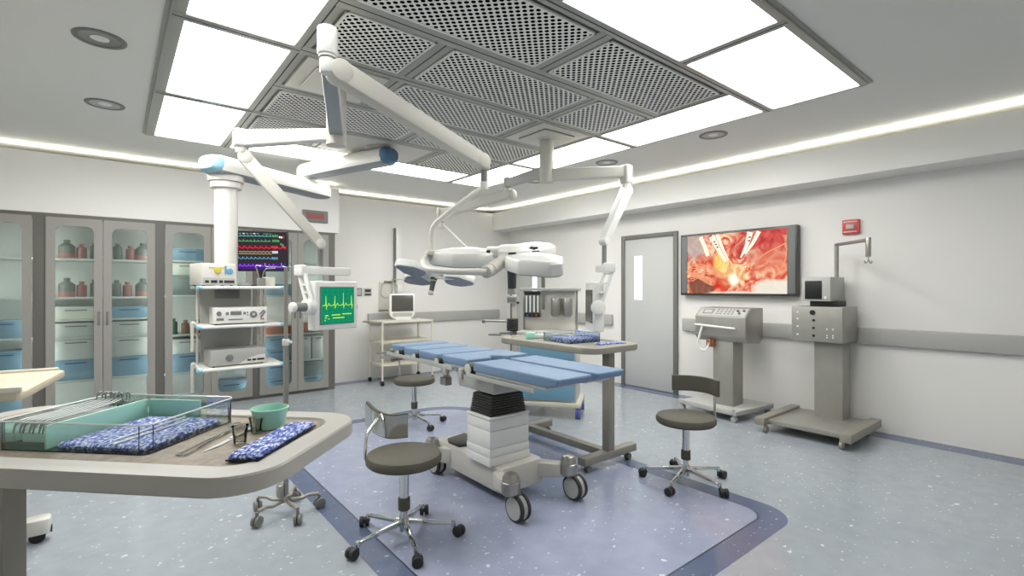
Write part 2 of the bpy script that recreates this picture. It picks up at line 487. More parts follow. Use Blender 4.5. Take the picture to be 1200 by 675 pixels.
# ------------------------------------------------------------------ ceiling array
GX = [0.233, 0.87, 1.523, 2.166, 2.818, 3.518, 4.122]
GY = [1.13, 1.79, 2.445, 3.088, 3.751, 4.435, 5.14, 5.725]
ZP = 2.83
mb = MB()
def hbar(x0, x1, yc, w):
    mb.m(0).box(x0, x1, yc - w / 2, yc + w / 2, ZP, ZC, 0.003)
    mb.m(1).box(x0, x1, yc - 0.004, yc + 0.004, ZP - 0.0006, ZP + 0.001)
def vbar(y0, y1, xc, w, groove=True):
    mb.m(0).box(xc - w / 2, xc + w / 2, y0, y1, ZP + .0015, ZC, 0.003)
    if groove: mb.m(1).box(xc - 0.004, xc + 0.004, y0, y1, ZP + 0.0009, ZP + 0.0025)
X0, X1, Y0, Y1 = GX[0], GX[6], GX and GY[0], GY[7]
# outer frame
mb.m(0).box(X0 - 0.01, X0 + 0.06, Y0, Y1, ZP + .003, ZC, 0.003); mb.m(0).box(X1 - 0.012, X1 + 0.012, Y0, Y1, ZP + .003, ZC, 0.003)
mb.m(0).box(X0, X1, Y0 - 0.012, Y0 + 0.035, ZP + .004, ZC, 0.003); mb.m(0).box(X0, X1, Y1 - 0.012, Y1 + 0.008, ZP + .004, ZC, 0.003)
mb.m(0).box(X0 - 0.03, X1 + 0.03, Y0 - 0.03, Y1 + 0.02, ZC - 0.012, ZC)
# seams between the ring of lights and the middle
vbar(Y0, Y1, GX[1], 0.085); vbar(GY[1], Y1, GX[5], 0.07)
hbar(X0, X1, GY[1], 0.075); hbar(GX[1], GX[5], GY[6], 0.07)
for y in (3.109, 4.425): hbar(X0, GX[1], y, 0.08)
for y in (3.109, 4.425): hbar(GX[5], X1, y, 0.07)
vbar(GY[6], Y1, 2.03, 0.07)
for x in (1.70, 2.818): vbar(Y0, GY[1], x, 0.08)
# bars of the middle field
for y in GY[2:6]: hbar(GX[1], GX[5], y, 0.11)
for (x, ya, yb) in ((2.166, GY[1], GY[2]), (1.523, GY[2], GY[4]), (2.818, GY[2], GY[4]), (2.166, GY[4], GY[5]), (1.523, GY[5], GY[6]), (2.64, GY[5], GY[6])):
    vbar(ya, yb, x, 0.11)
mb.m(0).box(X0, X1, Y0, Y1, ZC - 0.004, ZC - 0.001)
struct('trim_7', mb, [M_gridm, M_groove])

def pane(x0, x1, y0, y1, label):
    o = MB().box(x0 + 0.004, x1 - 0.004, y0 + 0.004, y1 - 0.004, ZP + 0.012, ZC - 0.006).build('ceiling_light', M_light)
    tag(o, label, 'ceiling light', 'bright ceiling light panels around the vents')
g = 0.018
pane(X0 + .038, GX[1] - .03, 4.44, Y1 - .012, 'ceiling light panel at the far end of the left column, above the equipment tower')
pane(X0 + .038, GX[1] - .03, 3.124, 4.41, 'second light panel from the far end of the left ceiling column')
pane(X0 + .038, GX[1] - .03, 1.815, 3.094, 'nearest light panel of the left ceiling column, cut by the top picture edge')
pane(GX[1] + .03, 2.015, GY[6] + .025, Y1 - .012, 'light panel behind the boom arm, above the cabinets')
pane(2.045, GX[5] - .025, GY[6] + .025, Y1 - .012, 'light panel right of the blue boom cap, along the far frame edge')
pane(GX[5] + .025, X1 - .012, 4.44, Y1 - .012, 'light panel in the far corner of the frame, above the slanted lamp arm')
pane(GX[5] + .025, X1 - .012, 3.124, 4.41, 'light panel directly beside the square plate of the right ceiling post')
pane(GX[5] + .025, X1 - .012, 1.815, 3.094, 'long light panel between perforated vents and the downlight near the television wall')
pane(2.833, X1 - .012, Y0 + .03, GY[1] - .025, 'light panel at the outer corner of the frame nearest the red alarm wall')
pane(1.715, 2.803, Y0 + .03, GY[1] - .025, 'large light panel cut by the top edge, right of the perforated vents')

def vent(x0, x1, y0, y1, label):
    i = 0.062
    t = thing('ceiling_vent', label, 'ceiling vent', ((x0 + x1) / 2, (y0 + y1) / 2, ZP), 0, 'perforated ceiling vents')
    f = MB(); a, b, c, d = x0 + i, x1 - i, y0 + i, y1 - i; w = 0.014
    f.box(a, b, c, c + w, ZP - 0.006, ZP + 0.01, 0.002).box(a, b, d - w, d, ZP - 0.006, ZP + 0.01, 0.002)
    f.box(a, a + w, c, d, ZP - 0.006, ZP + 0.01, 0.002).box(b - w, b, c, d, ZP - 0.006, ZP + 0.01, 0.002)
    f.build('rim', M_flange, t)
    MB().box(a + w * .5, b - w * .5, c + w * .5, d - w * .5, ZP - 0.002, ZP + 0.012).build('perforated_plate', M_perf, t)
vent(GX[1], 2.166, GY[1], GY[2], 'long perforated vent cut by the top edge of the picture')
vent(2.166, GX[5], GY[1], GY[2], 'perforated vent at the corner between two big light panels')
vent(GX[1], 1.523, GY[2], GY[3], 'perforated vent right behind the white top of the near lamp arm')
vent(1.523, 2.818, GY[2], GY[3], 'large perforated vent in the middle of the ceiling, above the slanting white arm')
vent(2.818, GX[5], GY[2], GY[3], 'small perforated vent in front of the square plate of the right ceiling post')
vent(1.523, 2.818, GY[3], GY[4], 'perforated vent between the two square ceiling plates')
vent(GX[1], 2.166, GY[4], GY[5], 'perforated vent behind the left ceiling post')
vent(2.166, GX[5], GY[4], GY[5], 'perforated vent left of and behind the right ceiling post')
vent(GX[1], 1.523, GY[5], GY[6], 'small perforated vent behind the horizontal monitor arm')
vent(2.64, GX[5], GY[5], GY[6], 'far perforated vent beside the boom plate, behind the arm joint')

def downlight(x, y, label):
    t = thing('downlight', label, 'downlight', (x, y, ZC), 0, 'round ceiling downlights')
    MB().lathe([(0.098, 0.0), (0.098, -0.006), (0.112, -0.010), (0.126, -0.006), (0.128, 0.0)], (x, y, ZC), 36).build('trim_ring', M_grey, t)
    m = MB().lathe([(0, -0.002), (0.07, -0.002), (0.098, -0.004), (0.098, 0.0)], (x, y, ZC), 36)
    m.m(1).lathe([(0, -0.010), (0.03, -0.008), (0.045, -0.002)], (x, y, ZC), 24)
    l = bpy.data.lights.new('downlight_beam', 'AREA'); l.shape = 'DISK'; l.size = .16; l.energy = 20 if x < 1 else 8; l.color = (1, .99, .95)
    lo = bpy.data.objects.new('downlight_beam', l); COL.objects.link(lo); lo.location = (x, y, ZC - .02)
    m.build('reflector', [M_lgrey if y > 4.5 or x > 1 else M_steel, M_bwhite], t)
downlight(-0.066, 3.75, 'round downlight nearest the top left corner, with a shiny reflector')
downlight(-0.058, 5.06, 'round downlight above the glass cabinets')
downlight(4.43, 2.44, 'round downlight nearest to the television wall, larger of the right row')
downlight(4.44, 3.75, 'round downlight above the end of the right monitor arm')
downlight(4.45, 5.0, 'small far downlight beside the right ceiling post')

#@@A
# ------------------------------------------------------------------ glass cabinets
def holed(mb, x0, x1, z0, z1, ins, rad, yf, yb, n=8):
    """door frame: rectangle with a rounded opening, facing -Y"""
    l, r, b, tp = ins
    inn = rrect(x0 + l, x1 - r, z0 + b, z1 - tp, rad, n); out = rrect(x0, x1, z0, z1, 0.004, n)
    t = bmesh.new(); R = []
    for loop, y in ((out, yb), (out, yf + 0.003), ([(p[0] * (1 - 0.0) + 0, p[1]) for p in rrect(x0 + .003, x1 - .003, z0 + .003, z1 - .003, 0.003, n)], yf), (inn, yf), (inn, yb)):
        R.append([t.verts.new((x, y, z)) for x, z in loop])
    R.append(R[0])
    k = len(inn)
    for A, B in zip(R, R[1:]):
        for i in range(k):
            t.faces.new((A[i], A[(i + 1) % k], B[(i + 1) % k], B[i]))
    bmesh.ops.recalc_face_normals(t, faces=t.faces)
    mb._in(t); return inn

def cabinet(xa, xb, doors, shelves, label):
    c = thing('glass_cabinet', label, 'cabinet', ((xa + xb) / 2, (YC + YB) / 2, 0), 0, 'glass fronted cabinets along the wall')
    d0, dm, d1 = doors
    m = MB(); yb = YB - 0.004
    s = 0.018
    m.m(0).box(xa, d0, YC, YC + 0.03, 0, 2.17).box(d1, xb, YC, YC + 0.03, 0, 2.17).box(d0, d1, YC, YC + 0.03, 2.135, 2.17).box(d0, d1, YC + 0.004, YC + 0.03, 0, 0.04)
    m.box(xa, xa + s, YC + 0.03, yb, 0, 2.17).box(xb - s, xb, YC + 0.03, yb, 0, 2.17).box(xa + s, xb - s, YC + 0.03, yb, 2.152, 2.17)
    m.m(1).box(xa + s, xb - s, yb - 0.01, yb, 0.04, 2.152).box(xa + s, xb - s, YC + 0.03, yb - 0.01, 0.03, 0.05)
    m.box(xa + s, xa + s + .004, YC + 0.03, yb - 0.01, 0.05, 2.15).box(xb - s - .004, xb - s, YC + 0.03, yb - 0.01, 0.05, 2.15)
    m.build('carcass', [M_stile, M_cabin], c)
    for sx in (xa + s + .011, xb - s - .011):
        MB().box(sx - .006, sx + .006, YC + .034, YC + .042, .10, 2.10).build('added_light_strip', M_strip, c)  # hidden glowing strips added behind the stiles to brighten the cabinet interior
    for z in shelves:
        MB().box(xa + s + .005, xb - s - .005, YC + 0.05, yb - 0.012, z - 0.024, z, 0.003).build('shelf', M_shelf, c)
    for k, (a, b) in enumerate(((d0, dm), (dm, d1))):
        e = MB(); ins = (0.072, 0.072, 0.10, 0.085)
        holed(e, a + 0.002, b - 0.002, 0.04, 2.133, ins, 0.065, YC - 0.02, YC - 0.001)
        d = e.build('door', M_cab, c)
        MB().box(a + .05, b - .05, YC - 0.009, YC - 0.005, 0.12, 2.07).build('glass', M_glass, d)
        hx = b - 0.035 if k == 0 else a + 0.035
        h = MB().box(hx - 0.010, hx + 0.010, YC - 0.024, YC - 0.018, 1.005, 1.15, 0.004).m(1).box(hx - .005, hx + .005, YC - .03, YC - .022, 1.02, 1.135, 0.003)
        h.build('handle', [M_stile, M_grey], d)
    return c
cabinet(-1.64, -0.594, (-1.55, -1.095, -0.64), (1.718, 1.31, 0.90, 0.56), 'glass cabinet at the left edge of the picture, blue bins inside')
cabinet(-0.594, 0.405, (-0.547, -0.094, 0.361), (1.718, 1.31, 1.075, 0.886, 0.43), 'glass cabinet holding two shelves of grey and pink bottles')
cabinet(0.405, 1.394, (0.448, 0.9015, 1.355), (1.73, 1.32, 0.86, 0.41), 'glass cabinet behind the equipment tower with green and brown bottles')
cabinet(1.394, 2.387, (1.433, 1.891, 2.300), (1.75, 1.31, 0.80, 0.44), 'glass cabinet at the right end of the row, behind the green screen')

# bottles
def bottle(kind, x, z, label, y=7.09):
    big = kind == 'big'
    b = thing('bottle', label, 'bottle', (x, y, z), 0, 'bottles on the upper cabinet shelves' if z > 1.2 else 'bottles in the middle cabinet')
    m = MB()
    if big:
        R, H, N = 0.070, 0.135, 0.185
        m.m(1).lathe([(0, 0), (R - .004, 0), (R, .006), (R, 0.055)], (x, y, z), 24)
        m.m(0).lathe([(R, 0.055), (R, H - 0.01), (R - .004, H), (0.024, H + 0.035), (0.022, N), (0, N)], (x, y, z), 24)
        top, cr = N, 0.027
    elif kind == 'red':
        R, H, N = 0.043, 0.128, 0.148
        m.m(2).lathe([(0, 0), (R - .003, 0), (R, .005), (R, H - .008), (R - .006, H), (0.02, H + .006), (0.02, N), (0, N)], (x, y, z), 22)
        top, cr = N, 0.024
    else:
        R, H, N = 0.042, 0.150, 0.168
        m.m(0).lathe([(0, 0), (R - .003, 0), (R, .005), (R, H - .008), (R - .006, H), (0.02, H + .006), (0.02, N), (0, N)], (x, y, z), 22)
        top, cr = N, 0.024
    m.build('body', {'big': [M_bottleg, M_bottlep, M_bottler], 'red': [M_bottleg, M_bottlep, M_bottler], 'grey': [M_bottleg, M_bottlep, M_bottler], 'green': [M_greenb, M_greenb, M_greenb], 'brown': [M_bottleg, M_bottlep, M_brownb]}['red' if kind == 'red' else kind], b)
    MB().cyl((x, y, z + top - 0.004), (x, y, z + top + 0.016), cr, seg=18, bev=0.003).build('cap', M_bottleg if kind != 'red' else M_bottler, b)
    return b
Z1, Z2 = 1.7185, 1.3105
for (k, x, z, l) in (
    ('big', -0.395, Z1, 'wide grey bottle with pink liquid at the left end of the top bottle shelf'),
    ('red', -0.275, Z1, 'small red bottle on the top shelf behind the left door'),
    ('grey', -0.165, Z1, 'slim grey bottle on the top shelf half hidden by the middle door frames'),
    ('grey', 0.030, Z1, 'slim grey bottle on the top shelf behind the right door'),
    ('red', 0.143, Z1, 'small red bottle on the top shelf behind the right door'),
    ('big', 0.255, Z1, 'wide grey bottle with pink liquid at the right end of the top bottle shelf'),
    ('big', -0.395, Z2, 'wide grey bottle with pink liquid at the left end of the lower bottle shelf'),
    ('red', -0.275, Z2, 'small red bottle on the lower shelf behind the left door'),
    ('grey', -0.165, Z2, 'slim grey bottle on the lower shelf half hidden by the middle door frames'),
    ('grey', 0.020, Z2, 'slim grey bottle on the lower shelf behind the right door'),
    ('red', 0.115, Z2, 'small red bottle on the lower shelf between grey bottles behind the right door'),
    ('big', 0.255, Z2, 'wide grey bottle with pink liquid at the right end of the lower bottle shelf'),
    ('grey', 0.54, 0.8605, 'dark green bottle low in the cabinet left of the equipment tower'),
    ('red', 0.66, 0.8605, 'red brown bottle low in the cabinet left of the equipment tower'),
    ('red', 0.78, 0.8605, 'second red brown bottle, nearer the equipment tower'),
):
    kk = k
    if z < 1: kk = 'green' if k == 'grey' else 'brown'
    if kk in ('green', 'brown'):
        b = bottle('grey' if kk == 'green' else 'red', x, z, l, 7.02)
        for ch in [o for o in bpy.data.objects if o.parent == b]:
            for i in range(len(ch.data.materials)): ch.data.materials[i] = M_greenb if kk == 'green' else M_brownb
    else:
        bottle(k, x, z, l)

# storage bins and boxes
def bin_(x0, x1, z0, z1, m, label, cat='storage bin', y0=6.955, y1=7.25, name='storage_bin', grp='bins in the glass cabinets'):
    cx, cy = (x0 + x1) / 2, (y0 + y1) / 2
    b = thing(name, label, cat, (cx, cy, z0), 0, grp)
    mb = MB()
    mb.prism(rrect(x0, x1, y0, y1, 0.012, 3), z0, z1, 0.005)
    mb.box(x0 - 0.004, x1 + 0.004, y0 - 0.006, y1, z1 - 0.018, z1 - 0.004, 0.003)
    mb.build('body', m, b)
    w = (x1 - x0) * 0.22
    MB().box(cx - w, cx + w, y0 - 0.008, y0 + 0.004, z1 - 0.042, z1 - 0.030, 0.002).build('handle_slot', M_bluep if m is M_bin else M_grey, b)
    return b
a0, a1, b0, b1 = -0.515, -0.115, -0.07, 0.33
bin_(a0, a1, 1.0755, 1.205, M_boxl, 'pale box on the shelf just below the lower bottles, left door', 'box', name='storage_box')
bin_(a0, a1, 0.8865, 1.035, M_binw, 'white bin under the pale box, behind the left bottle-cabinet door')
bin_(a0, a1, 0.4305, 0.645, M_bin, 'blue bin at the bottom of the left bottle-cabinet door, above the cream tray tip')
bin_(a0, a1, 0.6455, 0.86, M_binw, 'white bin stacked on the blue bin behind the left bottle-cabinet door')
bin_(b0, b1, 1.0755, 1.20, M_bin, 'upper blue bin behind the right bottle-cabinet door')
bin_(b0, b1, 0.8865, 1.035, M_binw, 'white bin just under the upper blue bin, right bottle-cabinet door')
bin_(b0, b1, 0.4305, 0.645, M_bin, 'lower blue bin behind the right bottle-cabinet door')
bin_(b0, b1, 0.6455, 0.86, M_binw, 'white bin stacked on the lower blue bin, right bottle-cabinet door')
c0, c1 = 0.485, 0.875
bin_(c0, c1, 1.7305, 1.87, M_bin, 'blue bin on the top shelf of the cabinet behind the tower')
bin_(c0, c1, 1.3205, 1.555, M_bing, 'grey box standing on the second shelf behind the tower', 'box', name='storage_box')
bin_(c0, c1, 1.5555, 1.70, M_boxl, 'pale box lying on the grey box behind the tower', 'box', name='storage_box')
bin_(c0, c1, 0.4105, 0.63, M_bin, 'blue bin below the dark bottles, left of the tower')
bin_(c0, c1, 0.6305, 0.80, M_binw, 'white bin on top of the blue bin, left of the tower')
bin_(0.94, 1.33, 0.0505, 0.235, M_bin, 'blue bin on the cabinet floor under the tower shelves')
d0, d1, e0, e1 = 1.47, 1.865, 1.92, 2.275
for z0, z1, l in ((0.0505, 0.22, 'lowest of the four blue bins beside the drip pole'), (0.2205, 0.40, 'blue bin third from the top beside the drip pole'),
                  (0.4405, 0.60, 'blue bin second from the top beside the drip pole'), (0.6005, 0.765, 'topmost of the four blue bins beside the drip pole')):
    bin_(d0, d1, z0, z1, M_bin, l)
bin_(e0, e1, 0.0505, 0.21, M_bin, 'blue bin at the bottom of the last cabinet door on the right')
bin_(e0, e1, 0.2105, 0.40, M_bing, 'dark grey box on the blue bin behind the last cabinet door', 'box', name='storage_box')
bin_(e0, 2.088, 0.4405, 0.755, M_binw, 'tall white carton under the green screen, left of a pair', 'carton', name='carton')
bin_(2.104, e1, 0.4405, 0.755, M_binw, 'tall white carton under the green screen, right of a pair', 'carton', name='carton')
bin_(e0, e1, 0.8005, 0.92, M_orange, 'orange package on the shelf just below the green screen', 'package', name='package')
bin_(d0, d1, 0.8005, 0.90, M_orange, 'orange brown package above the four blue bins', 'package', name='package')
bin_(d0, d1, 1.3105, 1.46, M_bin, 'blue bin behind the lower edge of the vital signs screen')
bin_(-1.06, -0.675, 0.9005, 1.08, M_bin, 'upper blue bin in the cabinet at the left picture edge')
bin_(-1.06, -0.675, 0.5605, 0.77, M_bin, 'middle blue bin in the cabinet at the left picture edge')
bin_(-1.06, -0.675, 0.0505, 0.40, M_bin, 'lowest blue bin in the cabinet at the left picture edge')
# ------------------------------------------------------------------ ceiling pendants, lamps, boom
def ceiling_plate(cx, cy, hx, hy, parent):
    m = MB()
    m.m(0).box(cx - hx, cx + hx, cy - hy, cy + hy, ZP - 0.008, ZC, 0.004)
    m.m(1).box(cx - .185, cx + .185, cy - .185, cy + .185, ZP - 0.013, ZP - 0.006)
    m.m(0).prism(rrect(cx - .19, cx + .19, cy - .19, cy + .19, .02), ZP - 0.026, ZP - 0.013, 0.006)
    return m.build('ceiling_plate', [M_white2, M_groove], parent)

def knuckle(mb, c, r, h):
    x, y, z = c
    mb.cyl((x, y, z - h / 2), (x, y, z + h / 2), r, seg=30, bev=0.008)

def sprung(mb, p0, p1, w0, h0, w1, h1):
    """parallelogram arm with round cheeks at both joints"""
    p0, p1 = V(p0), V(p1)
    mb.bar(p0, p1, w0, h0, w1, h1, bev=0.008, seg=3)
    d = (p1 - p0).normalized(); s = d.cross(V((0, 0, 1))).normalized()
    for p, w, h in ((p0, w0, h0), (p1, w1, h1)):
        mb.cyl(p - s * (w * .53), p + s * (w * .53), h * .505, seg=30, bev=0.004)

# --- left post with a monitor arm and a lamp arm
PL = (1.197, 3.42)
pend = thing('pendant_arm', 'white ceiling post on the left carrying the near lamp arm and the green monitor arm', 'ceiling arm', (PL[0], PL[1], ZP))
ceiling_plate(PL[0], PL[1], 0.268, 0.274, pend)
mb = MB(); mb.cyl((PL[0], PL[1], 2.81), (PL[0], PL[1], 2.388), 0.066, seg=40, bev=0.004)
mb.cyl((PL[0], PL[1], 2.80), (PL[0], PL[1], 2.82), 0.085, seg=40, bev=.004)
mb.build('post', M_white2, pend)
# horizontal arm to the monitor side
JA = V((0.70, 3.89, 2.452))
mb = MB(); mb.bar((PL[0], PL[1], 2.463), JA, 0.075, 0.08, 0.085, 0.115, bev=0.012, seg=3)
mb.box(JA.x - .055, JA.x + .055, JA.y - .055, JA.y + .055, 2.39, 2.515, 0.02, 3)
mb.build('horizontal_arm', M_bwhite, pend)
JB = V((1.205, 3.775, 1.735))
mb = MB(); knuckle(mb, (JA.x, JA.y, 2.375), 0.042, 0.05)
sprung(mb, (JA.x + .02, JA.y, 2.325), JB, 0.075, 0.095, 0.06, 0.07)
mb.build('spring_arm', M_white2, pend)
# arm reaching towards the viewer, lamp side
JC = V((0.775, 2.33, 2.50))
mb = MB(); mb.m(0).bar((PL[0], PL[1], 2.50), JC, 0.10, 0.085, 0.075, 0.07, bev=0.012, seg=3)
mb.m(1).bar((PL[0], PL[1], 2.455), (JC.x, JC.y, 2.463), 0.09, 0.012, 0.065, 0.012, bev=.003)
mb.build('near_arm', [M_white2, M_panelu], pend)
mb = MB(); mb.cyl((JC.x, JC.y, 2.615), (JC.x, JC.y, 2.487), 0.046, seg=36, bev=0.006)
mb.cyl((JC.x, JC.y, 2.487), (JC.x, JC.y, 2.475), 0.040, seg=36)
mb.cyl((JC.x, JC.y, 2.475), (JC.x, JC.y, 2.40), 0.036, seg=36, bev=0.012)
mb.build('swivel_joint', M_bwhite, pend)
JD = V((1.685, 2.375, 2.150))
mb = MB(); sprung(mb, (0.83, 2.335, 2.425), JD, 0.082, 0.105, 0.075, 0.085)
mb.box(JD.x - .006, JD.x + .045, JD.y - .035, JD.y + .035, 2.10, 2.165, 0.012)
mb.build('lamp_spring_arm', M_white2, pend)
MB().cyl((1.705, 2.375, 2.115), (1.705, 2.375, 2.031), 0.021, seg=24).build('pivot_pin', M_grey, pend)

# --- surgical lamps
def petal_outline(L0, L1, w0, w1):
    h = [(L0, -w0), (L0 + .025, -w1 * .80), (L0 + .06, -w1 * .95), (L0 + .10, -w1), (L1 - .16, -w1), (L1 - .145, -w1 * .97), (L1 - .02, -w1 * .36), (L1, -w1 * .2)]
    return h + [(x, -y) for x, y in h[::-1]]
def smooth_outline(o, n=2):
    for _ in range(n):
        q = []
        for i in range(len(o)):
            a, b = V(o[i]), V(o[(i + 1) % len(o)])
            q += [tuple(a * .8 + b * .2), tuple(a * .2 + b * .8)]
        o = q
    return o
def lamp(name, label, centre, tilt_far, tilt_side, angles, yoke, reach, group):
    t = thing(name, label, 'surgical lamp', centre, 0, group)
    base = Matrix.Translation(V(centre)) @ RZ(-YAW) @ Matrix.Rotation(tilt_far, 4, 'X') @ Matrix.Rotation(tilt_side, 4, 'Y')
    h = MB()
    h.lathe([(0, -.045), (.05, -.045), (.075, -.02), (.10, 0), (.10, .03), (.07, .055), (0, .062)], seg=32, M=base)
    for a in angles:
        h.box(0.03, 0.15, -.055, .055, -.012, .045, .012, 3, M=base @ RZ(radians(a)))
    h.build('hub', M_bwhite, t)
    for a in angles:
        A = base @ RZ(radians(a))
        o = petal_outline(0.11, reach, 0.07, 0.142)
        cx = sum(p[0] for p in o) / len(o)
        def ring(s, z, lift=0): return [(cx + (p[0] - cx) * s, p[1] * s, z) for p in o]
        m = MB().loft([ring(.97, -.052), ring(1, -.044), ring(1, .012), ring(.95, .024), ring(.72, .027), ring(.58, .034), ring(.45, .038), ring(.2, .040)], A)
        p = m.build('petal', M_bwhite, t)
        MB().loft([ring(.92, -.057), ring(.92, -.050)], A).build('lens', M_lens, p)
        w = MB().loft([[(0.125, y, z) for y, z in ((-.085, -.045), (.085, -.045), (.085, .034), (-.085, .034))], [(0.145, y, z) for y, z in ((-.10, -.045), (.10, -.045), (.10, .036), (-.10, .036))]], A)
        w.build('joint_strap', M_dark, t)
    d = base
    hm = MB()
    hm.m(0).cyl(d @ V((0, 0, -.04)), d @ V((0, 0, -.075)), 0.038, 0.034, seg=24)
    hm.m(1).cyl(d @ V((0, 0, -.075)), d @ V((0, 0, -.085)), 0.036, seg=24)
    hm.m(0).cyl(d @ V((0, 0, -.085)), d @ V((0.0, 0, -.20)), 0.029, 0.025, seg=24)
    hm.m(1).cyl(d @ V((0, 0, -.20)), d @ V((0, 0, -.235)), 0.028, 0.030, seg=24, bev=.004)
    hm.build('sterile_handle', [M_handle, M_white2], t)
    y = MB()
    for pts, r in yoke: y.tube(fillet(pts, 0.06, 8), r, 16)
    y.build('yoke', M_white, t)
    return t, base
LA = (1.821, 2.255, 1.598)
yokeA = [([(1.705, 2.375, 2.03), (1.705, 2.375, 1.985)], 0.026),
         ([(1.70, 2.375, 1.995), (1.655, 2.395, 1.965), (1.455, 2.55, 1.77), (1.455, 2.55, 1.60)], 0.017),
         ([(1.455, 2.55, 1.60), (1.385, 2.53, 1.565), (1.325, 2.40, 1.505), (1.40, 2.23, 1.488), (1.54, 2.12, 1.486)], 0.0175)]
lampA, bA = lamp('surgical_lamp', 'white three-petal surgical lamp seen from above, hanging from the near white arm', LA, radians(12), 0, (180, 62, -62), yokeA, 0.485, 'surgical lamps over the operating table')
m = MB(); m.cyl((1.43, 2.535, 1.60), (1.49, 2.565, 1.60), 0.030, seg=24, bev=.006).bar((1.40, 2.52, 1.605), (1.56, 2.50, 1.605), .05, .03, bev=.01); m.build('mount_bracket', M_white2, lampA)
m = MB(); m.cyl((1.535, 2.124, 1.486), (1.59, 2.15, 1.50), 0.034, seg=30, bev=.006); m.cyl((1.585, 2.147, 1.50), LA, 0.036, seg=28)
m.build('mount_pivot', M_white2, lampA)

# --- right post, its lamp arm and its monitor arm
PR = (3.165, 3.40)
pr_ = thing('pendant_arm', 'white ceiling post on the right with a square plate, before the far light panels', 'ceiling arm', (PR[0], PR[1], ZP))
ceiling_plate(PR[0], PR[1], 0.29, 0.274, pr_)
mb = MB(); mb.cyl((PR[0], PR[1], 2.81), (PR[0], PR[1], 2.395), 0.066, seg=40, bev=0.004)
mb.cyl((PR[0], PR[1], 2.79), (PR[0], PR[1], 2.815), 0.09, 0.11, seg=40)
mb.build('post', M_white2, pr_)
KA = V((3.665, 2.865, 2.472))
mb = MB(); mb.bar((PR[0], PR[1], 2.465), KA, 0.08, 0.11, 0.08, 0.105, bev=0.012, seg=3)
mb.box(KA.x - .045, KA.x + .045, KA.y - .045, KA.y + .045, 2.36, 2.535, 0.016, 3)
mb.build('horizontal_arm', M_white2, pr_)
KB = V((3.335, 2.845, 1.815))
mb = MB(); knuckle(mb, (KA.x, KA.y, 2.34), 0.04, 0.05)
sprung(mb, (KA.x, KA.y, 2.30), KB, 0.08, 0.095, 0.07, 0.075)
mb.build('spring_arm', M_bwhite, pr_)
KC = V((3.17, 4.00, 2.49))
mb = MB(); mb.bar((PR[0], PR[1], 2.505), KC, 0.08, 0.10, 0.07, 0.08, bev=0.012, seg=3)
mb.cyl((KC.x, KC.y, 2.44), (KC.x, KC.y, 2.545), 0.042, seg=28, bev=.006)
mb.build('lamp_arm', M_lgrey, pr_)
KD = V((2.89, 4.86, 2.245))
mb = MB(); knuckle(mb, (KC.x, KC.y, 2.42), 0.034, 0.06)
mb.sphere((KC.x + .03, KC.y - .03, 2.37), 0.058)
sprung(mb, (KC.x, KC.y, 2.37), KD, 0.075, 0.09, 0.07, 0.085)
mb.box(KD.x - .05, KD.x + .01, KD.y - .03, KD.y + .03, KD.z - .02, KD.z + .07, 0.01)
mb.build('lamp_spring_arm', M_white2, pr_)
MB().cyl((2.895, 4.86, 2.215), (2.895, 4.86, 2.146), 0.022, seg=22).build('pivot_pin', M_grey, pr_)
LB = (2.735, 4.735, 1.555)
yokeB = [([(2.895, 4.86, 2.12), (2.92, 4.83, 2.10), (3.13, 4.56, 1.78), (3.14, 4.50, 1.60), (2.98, 4.42, 1.52), (2.80, 4.56, 1.505), (2.71, 4.72, 1.525)], 0.0145)]
lampB, bB = lamp('surgical_lamp', 'second surgical lamp farther back, tilted so its grey blue undersides show', LB, radians(-20), radians(8), (214, 146, 0), yokeB, 0.45, 'surgical lamps over the operating table')
mb = MB(); mb.cyl((2.895, 4.86, 2.145), (2.895, 4.86, 2.085), 0.028, seg=24, bev=.005); mb.build('mount_pivot', M_white2, lampB)

# --- supply boom with equipment tower
BX, BY = 0.822, 5.32
boom = thing('supply_boom', 'white two-part ceiling boom with pale blue end caps carrying three equipment shelves', 'equipment boom', (2.08, 4.79, ZP))
m = MB().box(1.585, 2.58, 4.495, 5.11, ZP - 0.006, ZC, 0.004)
m.build('ceiling_plate', M_white2, boom)
A0, A1 = V((2.13, 4.56, 2.725)), V((1.67, 5.86, 2.725))
d = (A1 - A0).normalized()
def stadium(p0, p1, w, inset=0.0, n=12):
    """outline in the horizontal plane: square-cut at p0, rounded at p1"""
    d = (p1 - p0).normalized(); s = V((-d.y, d.x)); h = w / 2 - inset; o = []
    for k in range(n + 1):
        a = pi * k / n; q_ = p1 - s * (h * cos(a)) + d * (h * sin(a)); o.append((q_.x, q_.y))
    for sg in (1, -1):
        q_ = p0 + s * (h * sg) + d * inset * .2; o.append((q_.x, q_.y))
    return o
